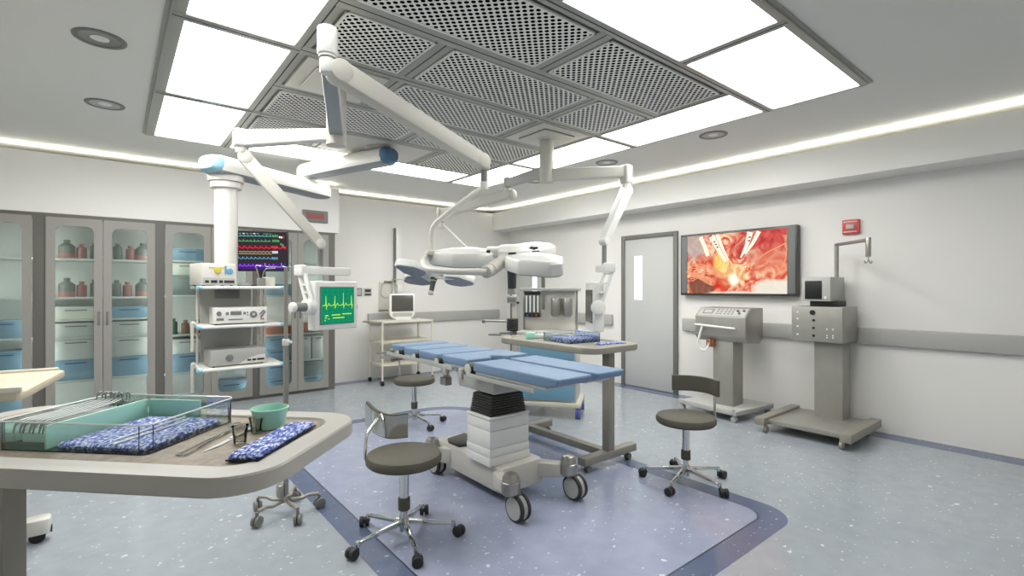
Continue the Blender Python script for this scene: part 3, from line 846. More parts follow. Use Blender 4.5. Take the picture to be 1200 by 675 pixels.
def boom_arm(name, p0, p1, z0, z1, w, cap_mat, power):
    P0, P1 = V(p0), V(p1); dd = (P1 - P0).normalized(); h = z1 - z0
    def ring(inset, z): return [(x, y, z) for x, y in stadium(P0, P1, w, inset)]
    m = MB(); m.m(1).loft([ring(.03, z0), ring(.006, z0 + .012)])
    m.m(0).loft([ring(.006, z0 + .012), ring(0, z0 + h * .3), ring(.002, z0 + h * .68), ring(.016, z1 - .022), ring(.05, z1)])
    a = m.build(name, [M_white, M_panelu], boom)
    s = V((-dd.y, dd.x)); c = MB(); L = []
    for rr, off in ((.99, -.01), (1.0, .015), (.92, .05), (.70, .075)):
        ring_ = []
        for j in range(28):
            t_ = 2 * pi * j / 28; ca, sa = cos(t_), sin(t_)
            y_ = math.copysign(abs(ca) ** power, ca) * (w / 2 + .004) * rr; z_ = math.copysign(abs(sa) ** power, sa) * (h / 2 - .002) * rr
            q_ = P0 - dd * off + s * y_
            ring_.append((q_.x, q_.y, (z0 + z1) / 2 + z_))
        L.append(ring_)
    c.loft(L); c.build('end_cap', cap_mat, a)
    return a
MB().cyl((2.08, 4.72, 2.80), (2.08, 4.72, 2.826), 0.13, seg=40, bev=.005).build('hub_ring', M_lgrey, boom)
boom_arm('upper_arm', (2.12, 4.60), (1.69, 5.82), 2.64, 2.805, 0.20, M_capblued, 0.75)
mb = MB(); mb.cyl((1.70, 5.80, 2.655), (1.70, 5.80, 2.63), 0.10, seg=36, bev=.004); mb.cyl((1.70, 5.80, 2.63), (1.70, 5.80, 2.60), 0.08, seg=36)
mb.build('elbow', M_white, boom)
boom_arm('lower_arm', (0.70, 5.19), (1.86, 5.86), 2.455, 2.61, 0.25, M_capblue, 0.55)
mb = MB(); mb.cyl((BX, BY, 2.46), (BX, BY, 2.40), 0.152, seg=40, bev=.006); mb.cyl((BX, BY, 2.40), (BX, BY, 2.34), 0.132, seg=40, bev=.006)
mb.cyl((BX, BY, 2.34), (BX, BY, 0.74), 0.098, seg=40)
mb.build('column', M_white, boom)
m = MB().box(0.60, 1.01, 5.19, 5.215, 0.74, 1.392, .004); m.m(1).box(0.71, 0.91, 5.175, 5.19, 1.31, 1.385, .003)
m.build('back_panel', [M_lgrey, M_grey], boom)
for x in (0.575, 1.06, 1.115):
    MB().cyl((x, 5.17, 0.72), (x, 5.17, 1.41), 0.011, seg=14).build('upright', M_white2, boom)
for z, nm in ((1.42, 0), (1.085, 1), (0.722, 2)):
    s = MB().prism(rrect(0.545, 1.205, 4.84, 5.42 if nm == 0 else 5.30, 0.02), z - 0.026, z, 0.004).build('shelf', M_white, boom)
    r = MB().tube([(0.55, 4.825, z - .014), (1.20, 4.825, z - .014)], 0.013, 14); r.build('front_rail', M_bwhite, s)
    c = MB()
    for x in (0.56, 1.19): c.cyl((x - .012, 4.825, z - .014), (x + .012, 4.825, z - .014), 0.0155, seg=16).box(x - .03, x + .03, 4.838, 4.86, z - .028, z + .002, .004)
    c.build('rail_end', M_capblue, s)
for z in (1.09, 0.74):
    MB().tube(fillet([(0.545, 5.0, z + .0), (0.52, 5.0, z + .02), (0.52, 5.0, z - .12), (0.52, 5.0, z - .23)], .03), 0.014, 12).build('side_handle', M_white2, boom)
# ------------------------------------------------------------------ equipment on the tower
TZ1, TZ2, TZ3 = 1.4205, 1.0855, 0.7225
def device(name, label, x, y, z, w, d, h, rz, body, cat):
    t = thing(name, label, cat, (x, y, z), rz)
    m = MB().box(0, w, 0, d, 0.008, h, 0.007)
    for fx in (.03, w - .03):
        for fy in (.03, d - .03): m.m(1).cyl((fx, fy, 0), (fx, fy, .01), .012, seg=12)
    m.m(0); m.build('case', [body, M_dark], t, local=True)
    return t
# generator with yellow and blue dials
t = device('electrosurgical_unit', 'white generator with yellow and blue dials on the top tower shelf', 0.565, 4.86, TZ1, 0.285, 0.24, 0.195, radians(14), M_white2, 'medical device')
m = MB().box(.008, .277, -.006, 0, .012, .187, .004).m(1).box(.012, .273, -.008, -.004, .066, .069).m(1).box(.012, .273, -.0075, -.004, .012, .064, .002); m.build('front_panel', [M_white, M_lgrey], t, local=True)
MB().cyl((.125, -.02, .135), (.125, -.004, .135), .026, seg=24, bev=.004).box(.06, .19, -.009, -.004, .150, .162).build('yellow_dial', M_yellow, t, local=True)['label'] = 'yellow dial'
MB().cyl((.225, -.02, .128), (.225, -.004, .128), .026, seg=24, bev=.004).box(.185, .20, -.009, -.004, .10, .175).build('blue_dial', M_bdial, t, local=True)['label'] = 'blue dial'
m = MB()
for x, w in ((.03, .03), (.075, .05), (.14, .03), (.18, .085)): m.box(x, x + w, -.010, -.004, .026, .050, .002)
m.build('socket', M_dark, t, local=True)
# instrument 2
t = device('control_unit', 'white control unit with round speaker knob on the middle tower shelf', 0.648, 4.862, TZ2, 0.43, 0.20, 0.15, 0, M_white, 'medical device')
MB().box(.006, .424, -.006, 0, .014, .144, .004).build('front_panel', M_bwhite, t, local=True)
m = MB()
m.cyl((.048, -.014, .098), (.048, -.004, .098), .019, seg=20)
for x, w, z, h in ((.10, .022, .085, .024), (.136, .085, .082, .034), (.235, .02, .085, .024), (.262, .012, .095, .014), (.262, .012, .075, .010), (.03, .055, .038, .020), (.12, .11, .040, .010)): m.box(x, x + w, -.010, -.004, z, z + h, .002)
m.build('display', M_grey, t, local=True)
m = MB(); m.m(0).cyl((.315, -.018, .085), (.315, -.004, .085), .030, seg=28, bev=.003); m.m(1).cyl((.315, -.021, .085), (.315, -.016, .085), .011, seg=18)
m.build('speaker_knob', [M_grey, M_white], t, local=True)
m = MB(); m.bar((.372, -.012, .055), (.412, -.012, .11), .006, .012).bar((.365, -.012, .085), (.40, -.012, .12), .006, .010).m(1).box(.375, .385, -.011, -.004, .036, .046).box(.39, .40, -.011, -.004, .036, .046)
m.build('switch', [M_grey, M_red], t, local=True)
# instrument 3
t = device('suction_unit', 'grey box with round vent and pale swoosh panel on the lowest tower shelf', 0.635, 4.87, TZ3, 0.44, 0.26, 0.145, radians(4), M_lgrey, 'medical device')
MB().cyl((.145, -.008, .072), (.145, .004, .072), .030, seg=28, bev=.002).build('round_vent', M_grey, t, local=True)
M90 = Matrix.Rotation(pi / 2, 4, 'X')
MB().prism([(.22, .012), (.435, .012), (.435, .085), (.38, .082), (.31, .062), (.25, .032)], 0.0, 0.006, 0.001, M90).build('swoosh_panel', M_white, t, local=True)
m = MB()
for x, w in ((.285, .03), (.325, .03), (.365, .06)): m.box(x, x + w, -.012, -.004, .034, .050, .002)
m.build('button', M_dark, t, local=True)
# small black mouse-like pod and forceps holder with upright instruments
t = tag(MB().lathe([(0, 0), (.052, 0), (.055, .012), (.04, .03), (0, .036)], (0.92, 5.02, TZ1), 24).build('foot_switch', M_grey), 'dark round pod beside the white generator, top tower shelf', 'pod')
t = thing('instrument_holder', 'small grey holder with chrome V-shaped forceps on the top tower shelf', 'instrument holder', (1.035, 4.90, TZ1))
MB().box(1.005, 1.07, 4.88, 4.93, TZ1, TZ1 + .075, .006).build('cup', M_grey, t)
m = MB()
m.tube(fillet([(1.03, 4.90, TZ1 + .02), (1.005, 4.895, TZ1 + .13), (0.985, 4.89, TZ1 + .185), (1.01, 4.885, TZ1 + .188), (1.03, 4.885, TZ1 + .18)], .012), .0045, 8)
m.tube(fillet([(1.035, 4.90, TZ1 + .02), (1.055, 4.895, TZ1 + .13), (1.075, 4.89, TZ1 + .162), (1.15, 4.885, TZ1 + .165)], .012), .0045, 8)
m.build('forceps', M_chrome, t)
t = tag(MB().box(1.075, 1.165, 4.95, 5.05, TZ1, TZ1 + .085, .006).build('supply_box', M_white2), 'small white box behind the forceps holder on the top tower shelf', 'box')

# ------------------------------------------------------------------ screens
def frame_axes(c, right, up=(0, 0, 1)):
    c, r, u = V(c), V(right).normalized(), V(up); n = r.cross(u).normalized()   # n points to the viewer side when right x up
    return lambda a, b, o=0.0: c + r * a + u * b + n * o, n
# vital signs monitor standing on the tower's top shelf
vc = (1.12, 5.30, 1.768)
rv = V((CY_ * .985 + SY * .17, -SY * .985 + CY_ * .17, 0)).normalized()
P, N = frame_axes(vc, rv)
ang = atan2(rv.y, rv.x)
t = thing('vital_signs_monitor', 'black screen with coloured heart traces on the tower, behind the drip pole', 'monitor', (vc[0], vc[1], TZ1), ang)
MB().box(-.245, .245, -.0, .05, .148, .545, .008).box(-.03, .03, .01, .04, .01, .2, .004).build('casing', M_black, t, local=True)
MB().box(-.11, .11, -.05, .12, 0, .014, .006).build('foot', M_black, t, local=True)
e_bg = emit('vital_background', (58, 50, 54), 0.8)
cols = [emit('trace_teal', (90, 190, 190), .8), emit('trace_green', (80, 180, 110), .8), emit('trace_red', (206, 70, 88), .85), emit('trace_yellow', (200, 184, 130), 0.75), emit('trace_blue', (90, 170, 200), .8), emit('trace_violet', (150, 90, 215), .85), emit('panel_violet', (70, 30, 130), 0.9), emit('panel_blue', (40, 60, 130), 0.9), emit('trace_white', (235, 235, 235), 1.0), emit('panel_red', (104, 30, 34), 0.9)]
m = MB(); m.m(0).box(-.235, .235, -.006, .001, .165, .535)
def B2(x0, x1, z0, z1, i, dy=.0075): m.m(i + 1).box(x0, x1, -dy, -.005, z0, z1)
B2(-.225, .235, .170, .225, 6); B2(.18, .235, .175, .225, 7); B2(-.235, .235, .362, .402, 9, .0068)
def trace(z, i, x0, x1, amp, kind):
    pts = []; n = 150
    for k in range(n + 1):
        x = x0 + (x1 - x0) * k / n; ph = (k * 9.0 / n) % 1.0
        if kind == 'ecg': y = amp * (1.0 * math.exp(-((ph - .5) / .035) ** 2) - .3 * math.exp(-((ph - .56) / .04) ** 2) + .25 * math.exp(-((ph - .78) / .08) ** 2))
        elif kind == 'pulse': y = amp * (math.exp(-((ph - .3) / .12) ** 2) + .45 * math.exp(-((ph - .6) / .12) ** 2))
        else: y = amp * .5 * sin(2 * pi * ph * 1.0)
        pts.append((x, -.0085, z + y))
    m.m(i + 1).ribbon(pts, .006, (0, -1, 0))
trace(.490, 0, -.205, .10, .020, 'ecg'); trace(.440, 1, -.21, .09, .022, 'ecg'); trace(.372, 2, -.215, .23, .022, 'pulse')
trace(.338, 3, -.20, .12, .006, 'wave'); trace(.318, 3, -.20, .10, .004, 'wave'); trace(.268, 4, -.215, .13, .020, 'pulse'); trace(.195, 5, -.20, .14, .022, 'pulse')
rnd = random.Random(3)
for z, i in ((.495, 1), (.447, 1), (.385, 2), (.335, 8), (.275, 4), (.195, 5)):
    for k in range(3): B2(.105 + k * .018, .117 + k * .018, z - .012, z + .012, i)
for x, z, i in ((.155, .445, 1), (.178, .415, 1), (.195, .405, 1), (.165, .485, 8), (.182, .482, 8), (.20, .484, 2), (.215, .384, 2), (.20, .39, 2)): B2(x, x + .013, z - .009, z + .009, i)
for k in range(6): B2(-.20 + k * .032, -.18 + k * .032, .512, .519, (0, 8, 0, 1, 8, 0)[k])
B2(.02, .10, .512, .517, 1); B2(.19, .215, .193, .205, 8)
m.build('screen', [e_bg] + cols, t, local=True)

# arm monitors: casing, open bracket, side knob
def arm_monitor(name, label, c, ang, screen, w=.40, h=.37, s_w=.31, s_h=.275, knob=True):
    t = thing(name, label, 'monitor', c, ang)
    MB().box(-w / 2, w / 2, -.005, .085, -h / 2, h / 2, .012, 3).build('casing', M_bwhite, t, local=True)
    s = MB(); screen(s)
    b = MB().box(-s_w / 2 - .006, s_w / 2 + .006, -.010, 0, -s_h / 2 - .006, s_h / 2 + .006, .002); b.build('bezel', M_grey, t, local=True)
    return t, s
eg = emit('green_screen', (18, 132, 96), 0.85); egl = emit('green_grid', (40, 158, 116), 0.85); ey = emit('green_trace', (170, 220, 70), 1.0)
def green_screen(s):
    s.m(0).box(-.155, .155, -.013, -.009, -.1375, .1375)
    for k in range(7): s.m(1).box(-.150 + k * .05, -.1485 + k * .05, -.0138, -.0125, -.13, .13)
    for k in range(8): s.m(1).box(-.150, .150, -.0138, -.0125, -.12 + k * .034, -.1185 + k * .034)
    pts = []
    for k in range(121):
        x = -.145 + .29 * k / 120; ph = (k / 120 * 3.6) % 1.0
        y = .095 * math.exp(-((ph - .4) / .02) ** 2) - .03 * math.exp(-((ph - .45) / .025) ** 2) + .018 * math.exp(-((ph - .72) / .06) ** 2) + .008 * math.exp(-((ph - .25) / .05) ** 2)
        pts.append((x, -.0145, .0 + y))
    s.m(2).ribbon(pts, .005, (0, -1, 0))
    for x0, x1, z in ((-.12, -.09, -.075), (-.12, -.105, -.092), (-.09, -.08, -.10), (-.06, .02, -.072), (-.05, .06, -.095), (.04, .13, -.068), (-.125, -.115, -.11)):
        s.m(2).box(x0, x1, -.0142, -.0125, z - .004, z + .004)
GC = V((1.335, 3.80, 1.27)); gang = atan2(.349, .937)
t, s = arm_monitor('arm_monitor', 'white arm monitor with a green heart trace screen beside the cabinets', GC, gang, green_screen)
s.build('screen', [eg, egl, ey], t, local=True)['label'] = 'green screen with yellow heart trace'
def bracket(t, side, zb):
    """yoke: block under the arm's pin, open strut, round joint on the casing's edge"""
    b = MB()
    b.box(-.21, .21, .085, .16, zb, zb + .062, .008)
    x = side * .225
    b.box(x - .03, x + .03, .075, .17, zb - .01, zb + .07, .008)
    b.build('yoke_block', M_bwhite, t, local=True)
    g = MB()
    top = ((.155, zb + .02), (.090, zb + .01)); bot = ((.050, .0), (-.012, .012))
    for (ya, za), (yb, zb) in zip(top, bot): g.bar((x, ya, za), (x, yb, zb), .022, .026, bev=.004)
    for k in (.12, .38, .62, .85):
        p = [(t_[0] * (1 - k) + b_[0] * k, t_[1] * (1 - k) + b_[1] * k) for t_, b_ in zip(top, bot)]
        g.bar((x, *p[0]), (x, *p[1]), .020, .014, bev=.002)
    g.build('open_strut', M_bwhite, t, local=True)
    j = MB(); j.m(0).cyl((x - .035, .03, -.005), (x + .03, .03, -.005), .058, seg=32, bev=.006)
    j.m(1).cyl((x - .035, .03, -.005), (x - .12, .03, -.005), .032, seg=24); j.m(0).cyl((x - .12, .03, -.005), (x - .15, .03, -.005), .036, seg=28, bev=.006)
    j.build('side_knob', [M_bwhite, M_grey], t, local=True)
bracket(t, -1, .235)
MB().cyl((-.06, .12, .29), (-.06, .12, .43), .020, seg=22).build('mount_pin', M_grey, t, local=True)
m = MB().box(.20, .206, .01, .05, .05, .12, .003).m(0).cyl((.198, .035, -.02), (.208, .035, -.02), .03, seg=24)
m.build('side_button', M_grey, t, local=True)
# second arm monitor, edge-on above the far instrument table
def grey_screen(s): s.m(0).box(-.155, .155, -.013, -.009, -.1375, .1375)
RC = V((3.25, 2.935, 1.245)); rang = radians(-128)
t, s = arm_monitor('arm_monitor', 'white arm monitor seen edge-on above the far instrument table', RC, rang, grey_screen, h=.42)
s.build('screen', [M_dscreen], t, local=True)
bracket(t, 1, .30)
MB().cyl((.03, .12, .36), (.03, .12, .528), .020, seg=22).build('mount_pin', M_grey, t, local=True)

# wall television
t = thing('wall_tv', 'large wall screen showing red surgical footage, between the door and the alarm', 'television', (5.74, 2.89, 1.70), radians(-90))
W2, H2 = .70, .388
MB().box(-W2, W2, -.035, .055, -H2, H2, .008).build('casing', M_tvbez, t, local=True)
for sx in (-1, 1): MB().box(sx * .645 - .038, sx * .645 + .038, -.0385, -.03, -H2 + .03, H2 - .03, .002).build('speaker', M_tvgrille, t, local=True)
def tv_mat():
    m = bpy.data.materials.new('surgery_footage'); m.use_nodes = True; nt = m.node_tree; nt.nodes.clear()
    o = nt.nodes.new('ShaderNodeOutputMaterial'); e = nt.nodes.new('ShaderNodeEmission'); e.inputs['Strength'].default_value = 0.95
    tc = nt.nodes.new('ShaderNodeTexCoord'); mp = nt.nodes.new('ShaderNodeMapping')
    nt.links.new(tc.outputs['Object'], mp.inputs['Vector'])
    n = nt.nodes.new('ShaderNodeTexNoise'); n.inputs['Scale'].default_value = 6.0; n.inputs['Detail'].default_value = 9; n.inputs['Distortion'].default_value = 1.8
    nt.links.new(mp.outputs[0], n.inputs['Vector'])
    cr = nt.nodes.new('ShaderNodeValToRGB'); el = cr.color_ramp.elements
    el[0].position = .30; el[0].color = lin((118, 40, 36)); el[1].position = .72; el[1].color = lin((248, 238, 220))
    for p, c in ((.39, (190, 66, 54)), (.46, (212, 112, 90)), (.53, (230, 166, 134)), (.61, (240, 214, 168))):
        x = el.new(p); x.color = lin(c)
    nt.links.new(n.outputs['Fac'], cr.inputs['Fac'])
    cur = cr.outputs['Color']
    def blob(cx, cz, rx, rz, rgb, amt, soft=.5):
        nonlocal cur
        sp = nt.nodes.new('ShaderNodeSeparateXYZ'); nt.links.new(tc.outputs['Object'], sp.inputs[0])
        n2 = nt.nodes.new('ShaderNodeTexNoise'); n2.inputs['Scale'].default_value = 9; nt.links.new(tc.outputs['Object'], n2.inputs['Vector'])
        dx = math_node(nt, 'DIVIDE', math_node(nt, 'SUBTRACT', sp.outputs[0], cx), rx); dz = math_node(nt, 'DIVIDE', math_node(nt, 'SUBTRACT', sp.outputs[2], cz), rz)
        r = math_node(nt, 'ADD', math_node(nt, 'MULTIPLY', dx, dx), math_node(nt, 'MULTIPLY', dz, dz))
        r = math_node(nt, 'ADD', r, math_node(nt, 'MULTIPLY', math_node(nt, 'SUBTRACT', n2.outputs['Fac'], .5), 1.2))
        mr = nt.nodes.new('ShaderNodeMapRange'); mr.inputs['From Min'].default_value = 1 + soft; mr.inputs['From Max'].default_value = 1 - soft
        mr.inputs['To Max'].default_value = amt; nt.links.new(r, mr.inputs['Value'])
        mx = nt.nodes.new('ShaderNodeMixRGB'); nt.links.new(mr.outputs['Result'], mx.inputs[0]); nt.links.new(cur, mx.inputs[1]); mx.inputs[2].default_value = lin(rgb); cur = mx.outputs[0]
    blob(.35, .20, .40, .24, (186, 66, 70), .6)
    blob(.42, -.03, .18, .16, (214, 120, 92), .6)
    blob(-.02, -.14, .17, .15, (236, 208, 140), .45)
    blob(-.16, .02, .09, .14, (238, 218, 110), .6)
    blob(.0, -.20, .06, .06, (248, 240, 226), .9)
    blob(-.50, .24, .16, .18, (176, 164, 158), .85)
    blob(-.42, -.28, .17, .11, (120, 74, 60), .95, .3)
    blob(-.14, -.26, .10, .08, (206, 60, 44), .7)
    blob(-.36, .06, .12, .07, (196, 60, 46), .65)
    blob(.10, -.40, .55, .07, (214, 208, 192), .95, .3)
    blob(.48, -.33, .26, .13, (222, 216, 202), .95, .3)
    nt.links.new(cur, e.inputs['Color']); nt.links.new(e.outputs[0], o.inputs[0]); return m
MB().box(-.600, .600, -.0385, -.034, -H2 + .028, H2 - .028).build('screen', tv_mat(), t, local=True)
ew = emit('footage_clamp', (240, 232, 214), .95); eo = emit('footage_tissue', (226, 150, 110), .95); ed = emit('footage_dark', (92, 70, 60), .95)
m = MB()
def rb(pts, w, i): m.m(i).ribbon([(x, -.0392 - .0002 * i, z) for x, z in pts], w, (0, -1, 0))
for pts, w in (([(-.42, .34), (-.36, .22), (-.32, .10)], .05), ([(-.27, .34), (-.20, .20), (-.09, .02)], [.075, .06, .03]), ([(-.20, .35), (-.14, .2), (-.06, .04)], [.05, .035, .02]), ([(.20, .35), (.16, .2), (.09, .06)], [.07, .045, .02]), ([(.30, .35), (.23, .22), (.14, .10)], [.05, .04, .02])): rb(pts, w, 0)
for k in range(5):
    rb([(-.60, .02 - k * .03), (-.40, .0 - k * .028), (-.24, -.05 - k * .02), (-.12, -.13 - k * .012)], .010, 1)
rb([(.60, .20), (.40, .11), (.22, .0), (.10, -.05)], .014, 1)
rb([(.60, .14), (.58, .0), (.52, -.12), (.45, -.2)], .012, 1)
rb([(.16, -.08), (.22, -.03), (.20, -.10), (.13, -.06)], .012, 1)
for k in range(5): rb([(-.62 + k * .02, -.09 - k * .03), (-.45, -.12 - k * .012), (-.30, -.17 - k * .02), (-.26, -.26)], .012, 1)
for x, z in ((-.235, .27), (-.215, .235), (-.195, .20), (.195, .29), (.185, .25)): m.m(2).box(x - .012, x + .012, -.0402, -.039, z - .008, z + .008)
m.build('clamp_image', [ew, eo, ed], t, local=True)

# red digital panel on the soffit, alarm box, wall sockets
t = thing('digital_clock_panel', 'dark framed panel with dim red display above the last cabinet', 'wall panel', (2.12, YC, 2.37))
m = MB().box(1.955, 2.285, YC - .03, YC, 2.295, 2.455, .006); m.build('frame', M_grey, t)
MB().box(2.0, 2.23, YC - .034, YC - .028, 2.34, 2.42, .002).build('display', M_redled, t)
t = thing('fire_alarm', 'red square alarm box on the right wall above the bent pipe', 'alarm', (XR, 1.716, 2.02))
MB().box(XR - .035, XR, 1.64, 1.79, 1.945, 2.095, .01).build('casing', M_red, t)
MB().box(XR - .042, XR - .03, 1.68, 1.755, 2.0, 2.045, .004).m(0).build('sounder_plate', M_lgrey, t)  # sounder plate on the front of the alarm casing
m = MB()
for z in (1.965, 2.065): m.box(XR - .039, XR - .034, 1.66, 1.775, z, z + .012, .001)
m.build('raised_line', M_white2, t)
for x, k, l in ((2.885, 0, 'plain grey wall socket plate beside the green screen'), (3.035, 1, 'grey wall socket plate with dark outlet, right of the plain one')):
    t = thing('wall_socket', l, 'wall socket', (x, YB, 1.345), 0, 'wall socket plates')
    MB().box(x - .06, x + .06, YB - .016, YB, 1.285, 1.405, .004).build('plate', M_grey if k == 0 else M_lgrey, t)
    m = MB()
    if k: m.box(x - .045, x + .045, YB - .02, YB - .014, 1.345, 1.385, .003).box(x - .045, x + .045, YB - .02, YB - .014, 1.295, 1.32, .003)
    else: m.box(x - .045, x + .045, YB - .02, YB - .014, 1.30, 1.39, .003)
    m.build('outlet', M_dark if k else M_lgrey, t)
# slim upright wall channel and hose panel
t = thing('wall_light_channel', 'slim white vertical wall channel above the small white monitor', 'wall channel', (3.50, YB, 1.40))
m = MB().m(0).box(3.475, 3.565, YB - .09, YB, 1.45, 2.36, .008).m(1).box(3.463, 3.476, YB - .07, YB, 1.50, 2.36, .003).m(2).box(3.44, 3.58, YB - .095, YB, 1.53, 1.55, .003).m(0).box(3.49, 3.57, YB - .10, YB, 1.33, 1.45, .006)
m.build('channel', [M_bwhite, M_grey, M_lgrey], t)
t = thing('hose_panel', 'pale wall plate with a looped hose beside the white wall channel', 'wall panel', (3.32, YB, 1.2))
m = MB().m(0).box(3.215, 3.43, YB - .012, YB, 1.06, 1.50, .003).m(1).box(3.215, 3.43, YB - .02, YB, 1.045, 1.065, .003).box(3.30, 3.42, YB - .06, YB, 1.50, 1.515, .003)
m.build('plate', [M_white2, M_grey], t)
MB().tube(fillet([(3.32, YB - .04, 1.50), (3.25, YB - .03, 1.47), (3.235, YB - .03, 1.30), (3.30, YB - .03, 1.25), (3.40, YB - .03, 1.27), (3.44, YB - .04, 1.38), (3.42, YB - .05, 1.51)], .06), .007, 8).build('hose', M_lgrey, t)
# ------------------------------------------------------------------ operating table
ot = thing('operating_table', 'operating table with blue pads on a white pedestal with black bellows, in the room centre', 'operating table', (2.12, 2.75, 0))
m = MB()
m.prism([(1.935, 3.34), (1.935, 2.54), (1.95, 2.50), (2.28, 2.50), (2.30, 2.54), (2.30, 3.34)], 0.07, 0.235, 0.01)
m.bar((1.965, 2.56, .155), (1.875, 2.335, .19), .10, .11, .085, .08, bev=.012); m.bar((2.27, 2.56, .155), (2.365, 2.335, .19), .10, .11, .085, .08, bev=.012)
m.bar((1.965, 3.14, .155), (1.86, 3.24, .18), .10, .12, .09, .09, bev=.012); m.bar((2.27, 3.14, .155), (2.37, 3.24, .18), .10, .12, .09, .09, bev=.012)
m.build('base', M_white2, ot)
def or_caster(x, y, wx, wy):
    h = MB().lathe([(0, .292), (.018, .291), (.040, .280), (.052, .255), (.054, .235), (.058, .232), (.058, .165), (.05, .155), (0, .155)], (x, y, 0), 32)
    c = h.build('caster', M_steel, ot)
    w = MB()
    for dx in (-.026, .026):
        w.m(0).cyl((wx + dx - .013, wy, .082), (wx + dx + .013, wy, .082), .082, seg=40, bev=.008)
        w.m(1).cyl((wx + dx - .0145, wy, .082), (wx + dx + .0145, wy, .082), .066, seg=36)
    w.m(1).cyl((wx - .02, wy, .082), (wx + .02, wy, .082), .076, seg=36)
    w.m(2).box(wx - .012, wx + .012, wy - .02, wy + .02, .1, .17, .004)
    w.build('wheel', [M_dark, M_lgrey, M_grey], c)
or_caster(1.868, 2.325, 1.893, 2.285); or_caster(2.363, 2.325, 2.385, 2.285); or_caster(1.85, 3.24, 1.905, 3.265); or_caster(2.38, 3.24, 2.40, 3.265)
MB().prism([(1.962, 3.05), (1.955, 3.18), (1.99, 3.25), (2.17, 3.29), (2.17, 2.98)], .235, .252, .003).build('foot_pedal', M_bellow, ot)
m = MB()
for z0, z1, e in ((.235, .29, .006), (.292, .345, .003), (.347, .46, 0), (.462, .535, 0), (.537, .552, .006)):
    m.box(1.903 - e, 2.237 + e, 2.585 - e, 2.852 + e, z0, z1, .004)
m.build('pedestal', M_bwhite, ot)
m = MB(); n = 8
for k in range(n):
    s = .002 + .018 * (k / n); z = .552 + k * .0165
    m.box(1.915 + s, 2.225 - s, 2.595 + s * .7, 2.842 - s * .7, z, z + .013, .005)
    m.box(1.925 + s, 2.215 - s, 2.605 + s * .7, 2.832 - s * .7, z + .008, z + .018)
m.build('bellows', M_bellow, ot)
m = MB().box(1.945, 2.33, 2.60, 3.03, .694, .785, .01).box(1.98, 2.31, 2.56, 3.12, .775, .812, .006)
m.build('undercarriage', M_lgrey, ot)
PT = .905
def pad(x0, x1, y0, y1, nm, cut=None, th=.058):
    if cut: o = cut
    else: o = rrect(x0, x1, y0, y1, .018, 4)
    p = MB().prism(o, PT - th, PT, .010, seg=3).build(nm, M_blue, ot)
    cx, cy = (x0 + x1) / 2, (y0 + y1) / 2
    o2 = [(cx + (a - cx) * .985, cy + (b - cy) * .985) for a, b in o]
    MB().prism(o2, PT - th - .016, PT - th + .003, .002).build('board', M_lgrey, p)
pad(1.925, 2.40, 3.885, 4.09, 'head_pad')
pad(1.910, 2.42, 3.59, 3.835, 'shoulder_pad'); pad(1.895, 2.425, 3.235, 3.545, 'back_pad')
pad(1.905, 2.455, 2.85, 3.19, 'seat_pad', [(1.905, 2.85), (2.11, 2.85), (2.135, 2.91), (2.18, 2.945), (2.225, 2.91), (2.25, 2.85), (2.455, 2.85), (2.455, 3.19), (1.905, 3.19)])
def leg_pad(x0, x1):
    t = bmesh.new(); pr = [(1.918, PT), (2.735, PT), (2.735, PT - .062), (2.02, PT - .062), (1.94, PT - .045), (1.918, PT - .018)]
    A = [t.verts.new((x0, y, z)) for y, z in pr]; B = [t.verts.new((x1, y, z)) for y, z in pr]
    t.faces.new(A); t.faces.new(B[::-1])
    for i in range(len(pr)): t.faces.new((A[i], B[i], B[(i + 1) % len(pr)], A[(i + 1) % len(pr)]))
    bmesh.ops.recalc_face_normals(t, faces=t.faces)
    bmesh.ops.bevel(t, geom=list(t.edges), offset=.009, segments=3, profile=.5, affect='EDGES', clamp_overlap=True)
    m = MB(); m._in(t); p = m.build('leg_pad', M_blue, ot)
    MB().box(x0 + .01, x1 - .01, 2.03, 2.72, PT - .078, PT - .06, .003).build('board', M_white2, p)
leg_pad(1.872, 2.142); leg_pad(2.186, 2.437)
for x in (1.862, 2.468):
    m = MB().box(x - .006, x + .006, 2.98, 4.05, .818, .848, .003).box(x - .006, x + .006, 2.10, 2.80, .800, .828, .003)
    for y in (3.0, 3.3, 3.62, 3.95, 2.25, 2.55): m.cyl((x - (.0 if x < 2 else .03), y, .833 if y > 2.9 else .814), (x + (.03 if x < 2 else 0), y, .833 if y > 2.9 else .814), .01, seg=12)
    for y in (3.08, 2.87): m.box(x - .010, x + .012, y - .022, y + .022, .775, .845, .006)
    m.build('side_rail', M_lgrey, ot)
for x0, x1 in ((1.865, 1.905), (2.425, 2.465)):
    for y, r in ((3.213, .030), (2.793, .037), (3.567, .026), (3.86, .024)):
        m = MB().m(0).cyl((x0, y, .852), (x1, y, .852), r, seg=32, bev=.004); m.m(1).cyl((x0 + .006, y, .852), (x1 + .02, y, .852), r + .006, seg=32)
        m.build('hinge', [M_white2, M_bellow], ot)
m = MB()
for y0, y1, z in ((2.62, 3.23, .825), (3.20, 3.60, .835), (3.55, 3.90, .838)):
    for x in (1.98, 2.35): m.bar((x, y0, z), (x, y1, z), .05, .03, bev=.005)
m.build('frame', M_steel, ot)
m = MB()
m.bar((2.02, 3.4, .83), (2.0, 3.25, .70), .04, .05, bev=.006).box(1.95, 2.01, 3.22, 3.30, .66, .72, .006); m.build('tilt_lever', M_steel, ot)
m = MB().bar((1.93, 3.97, .80), (1.84, 4.13, .79), .03, .02, bev=.004).bar((1.94, 3.96, .79), (1.92, 4.09, .85), .02, .02)
m.box(1.90, 1.94, 4.05, 4.13, .82, .86, .004).bar((1.90, 4.10, .83), (1.80, 4.15, .83), .02, .02, bev=.003)
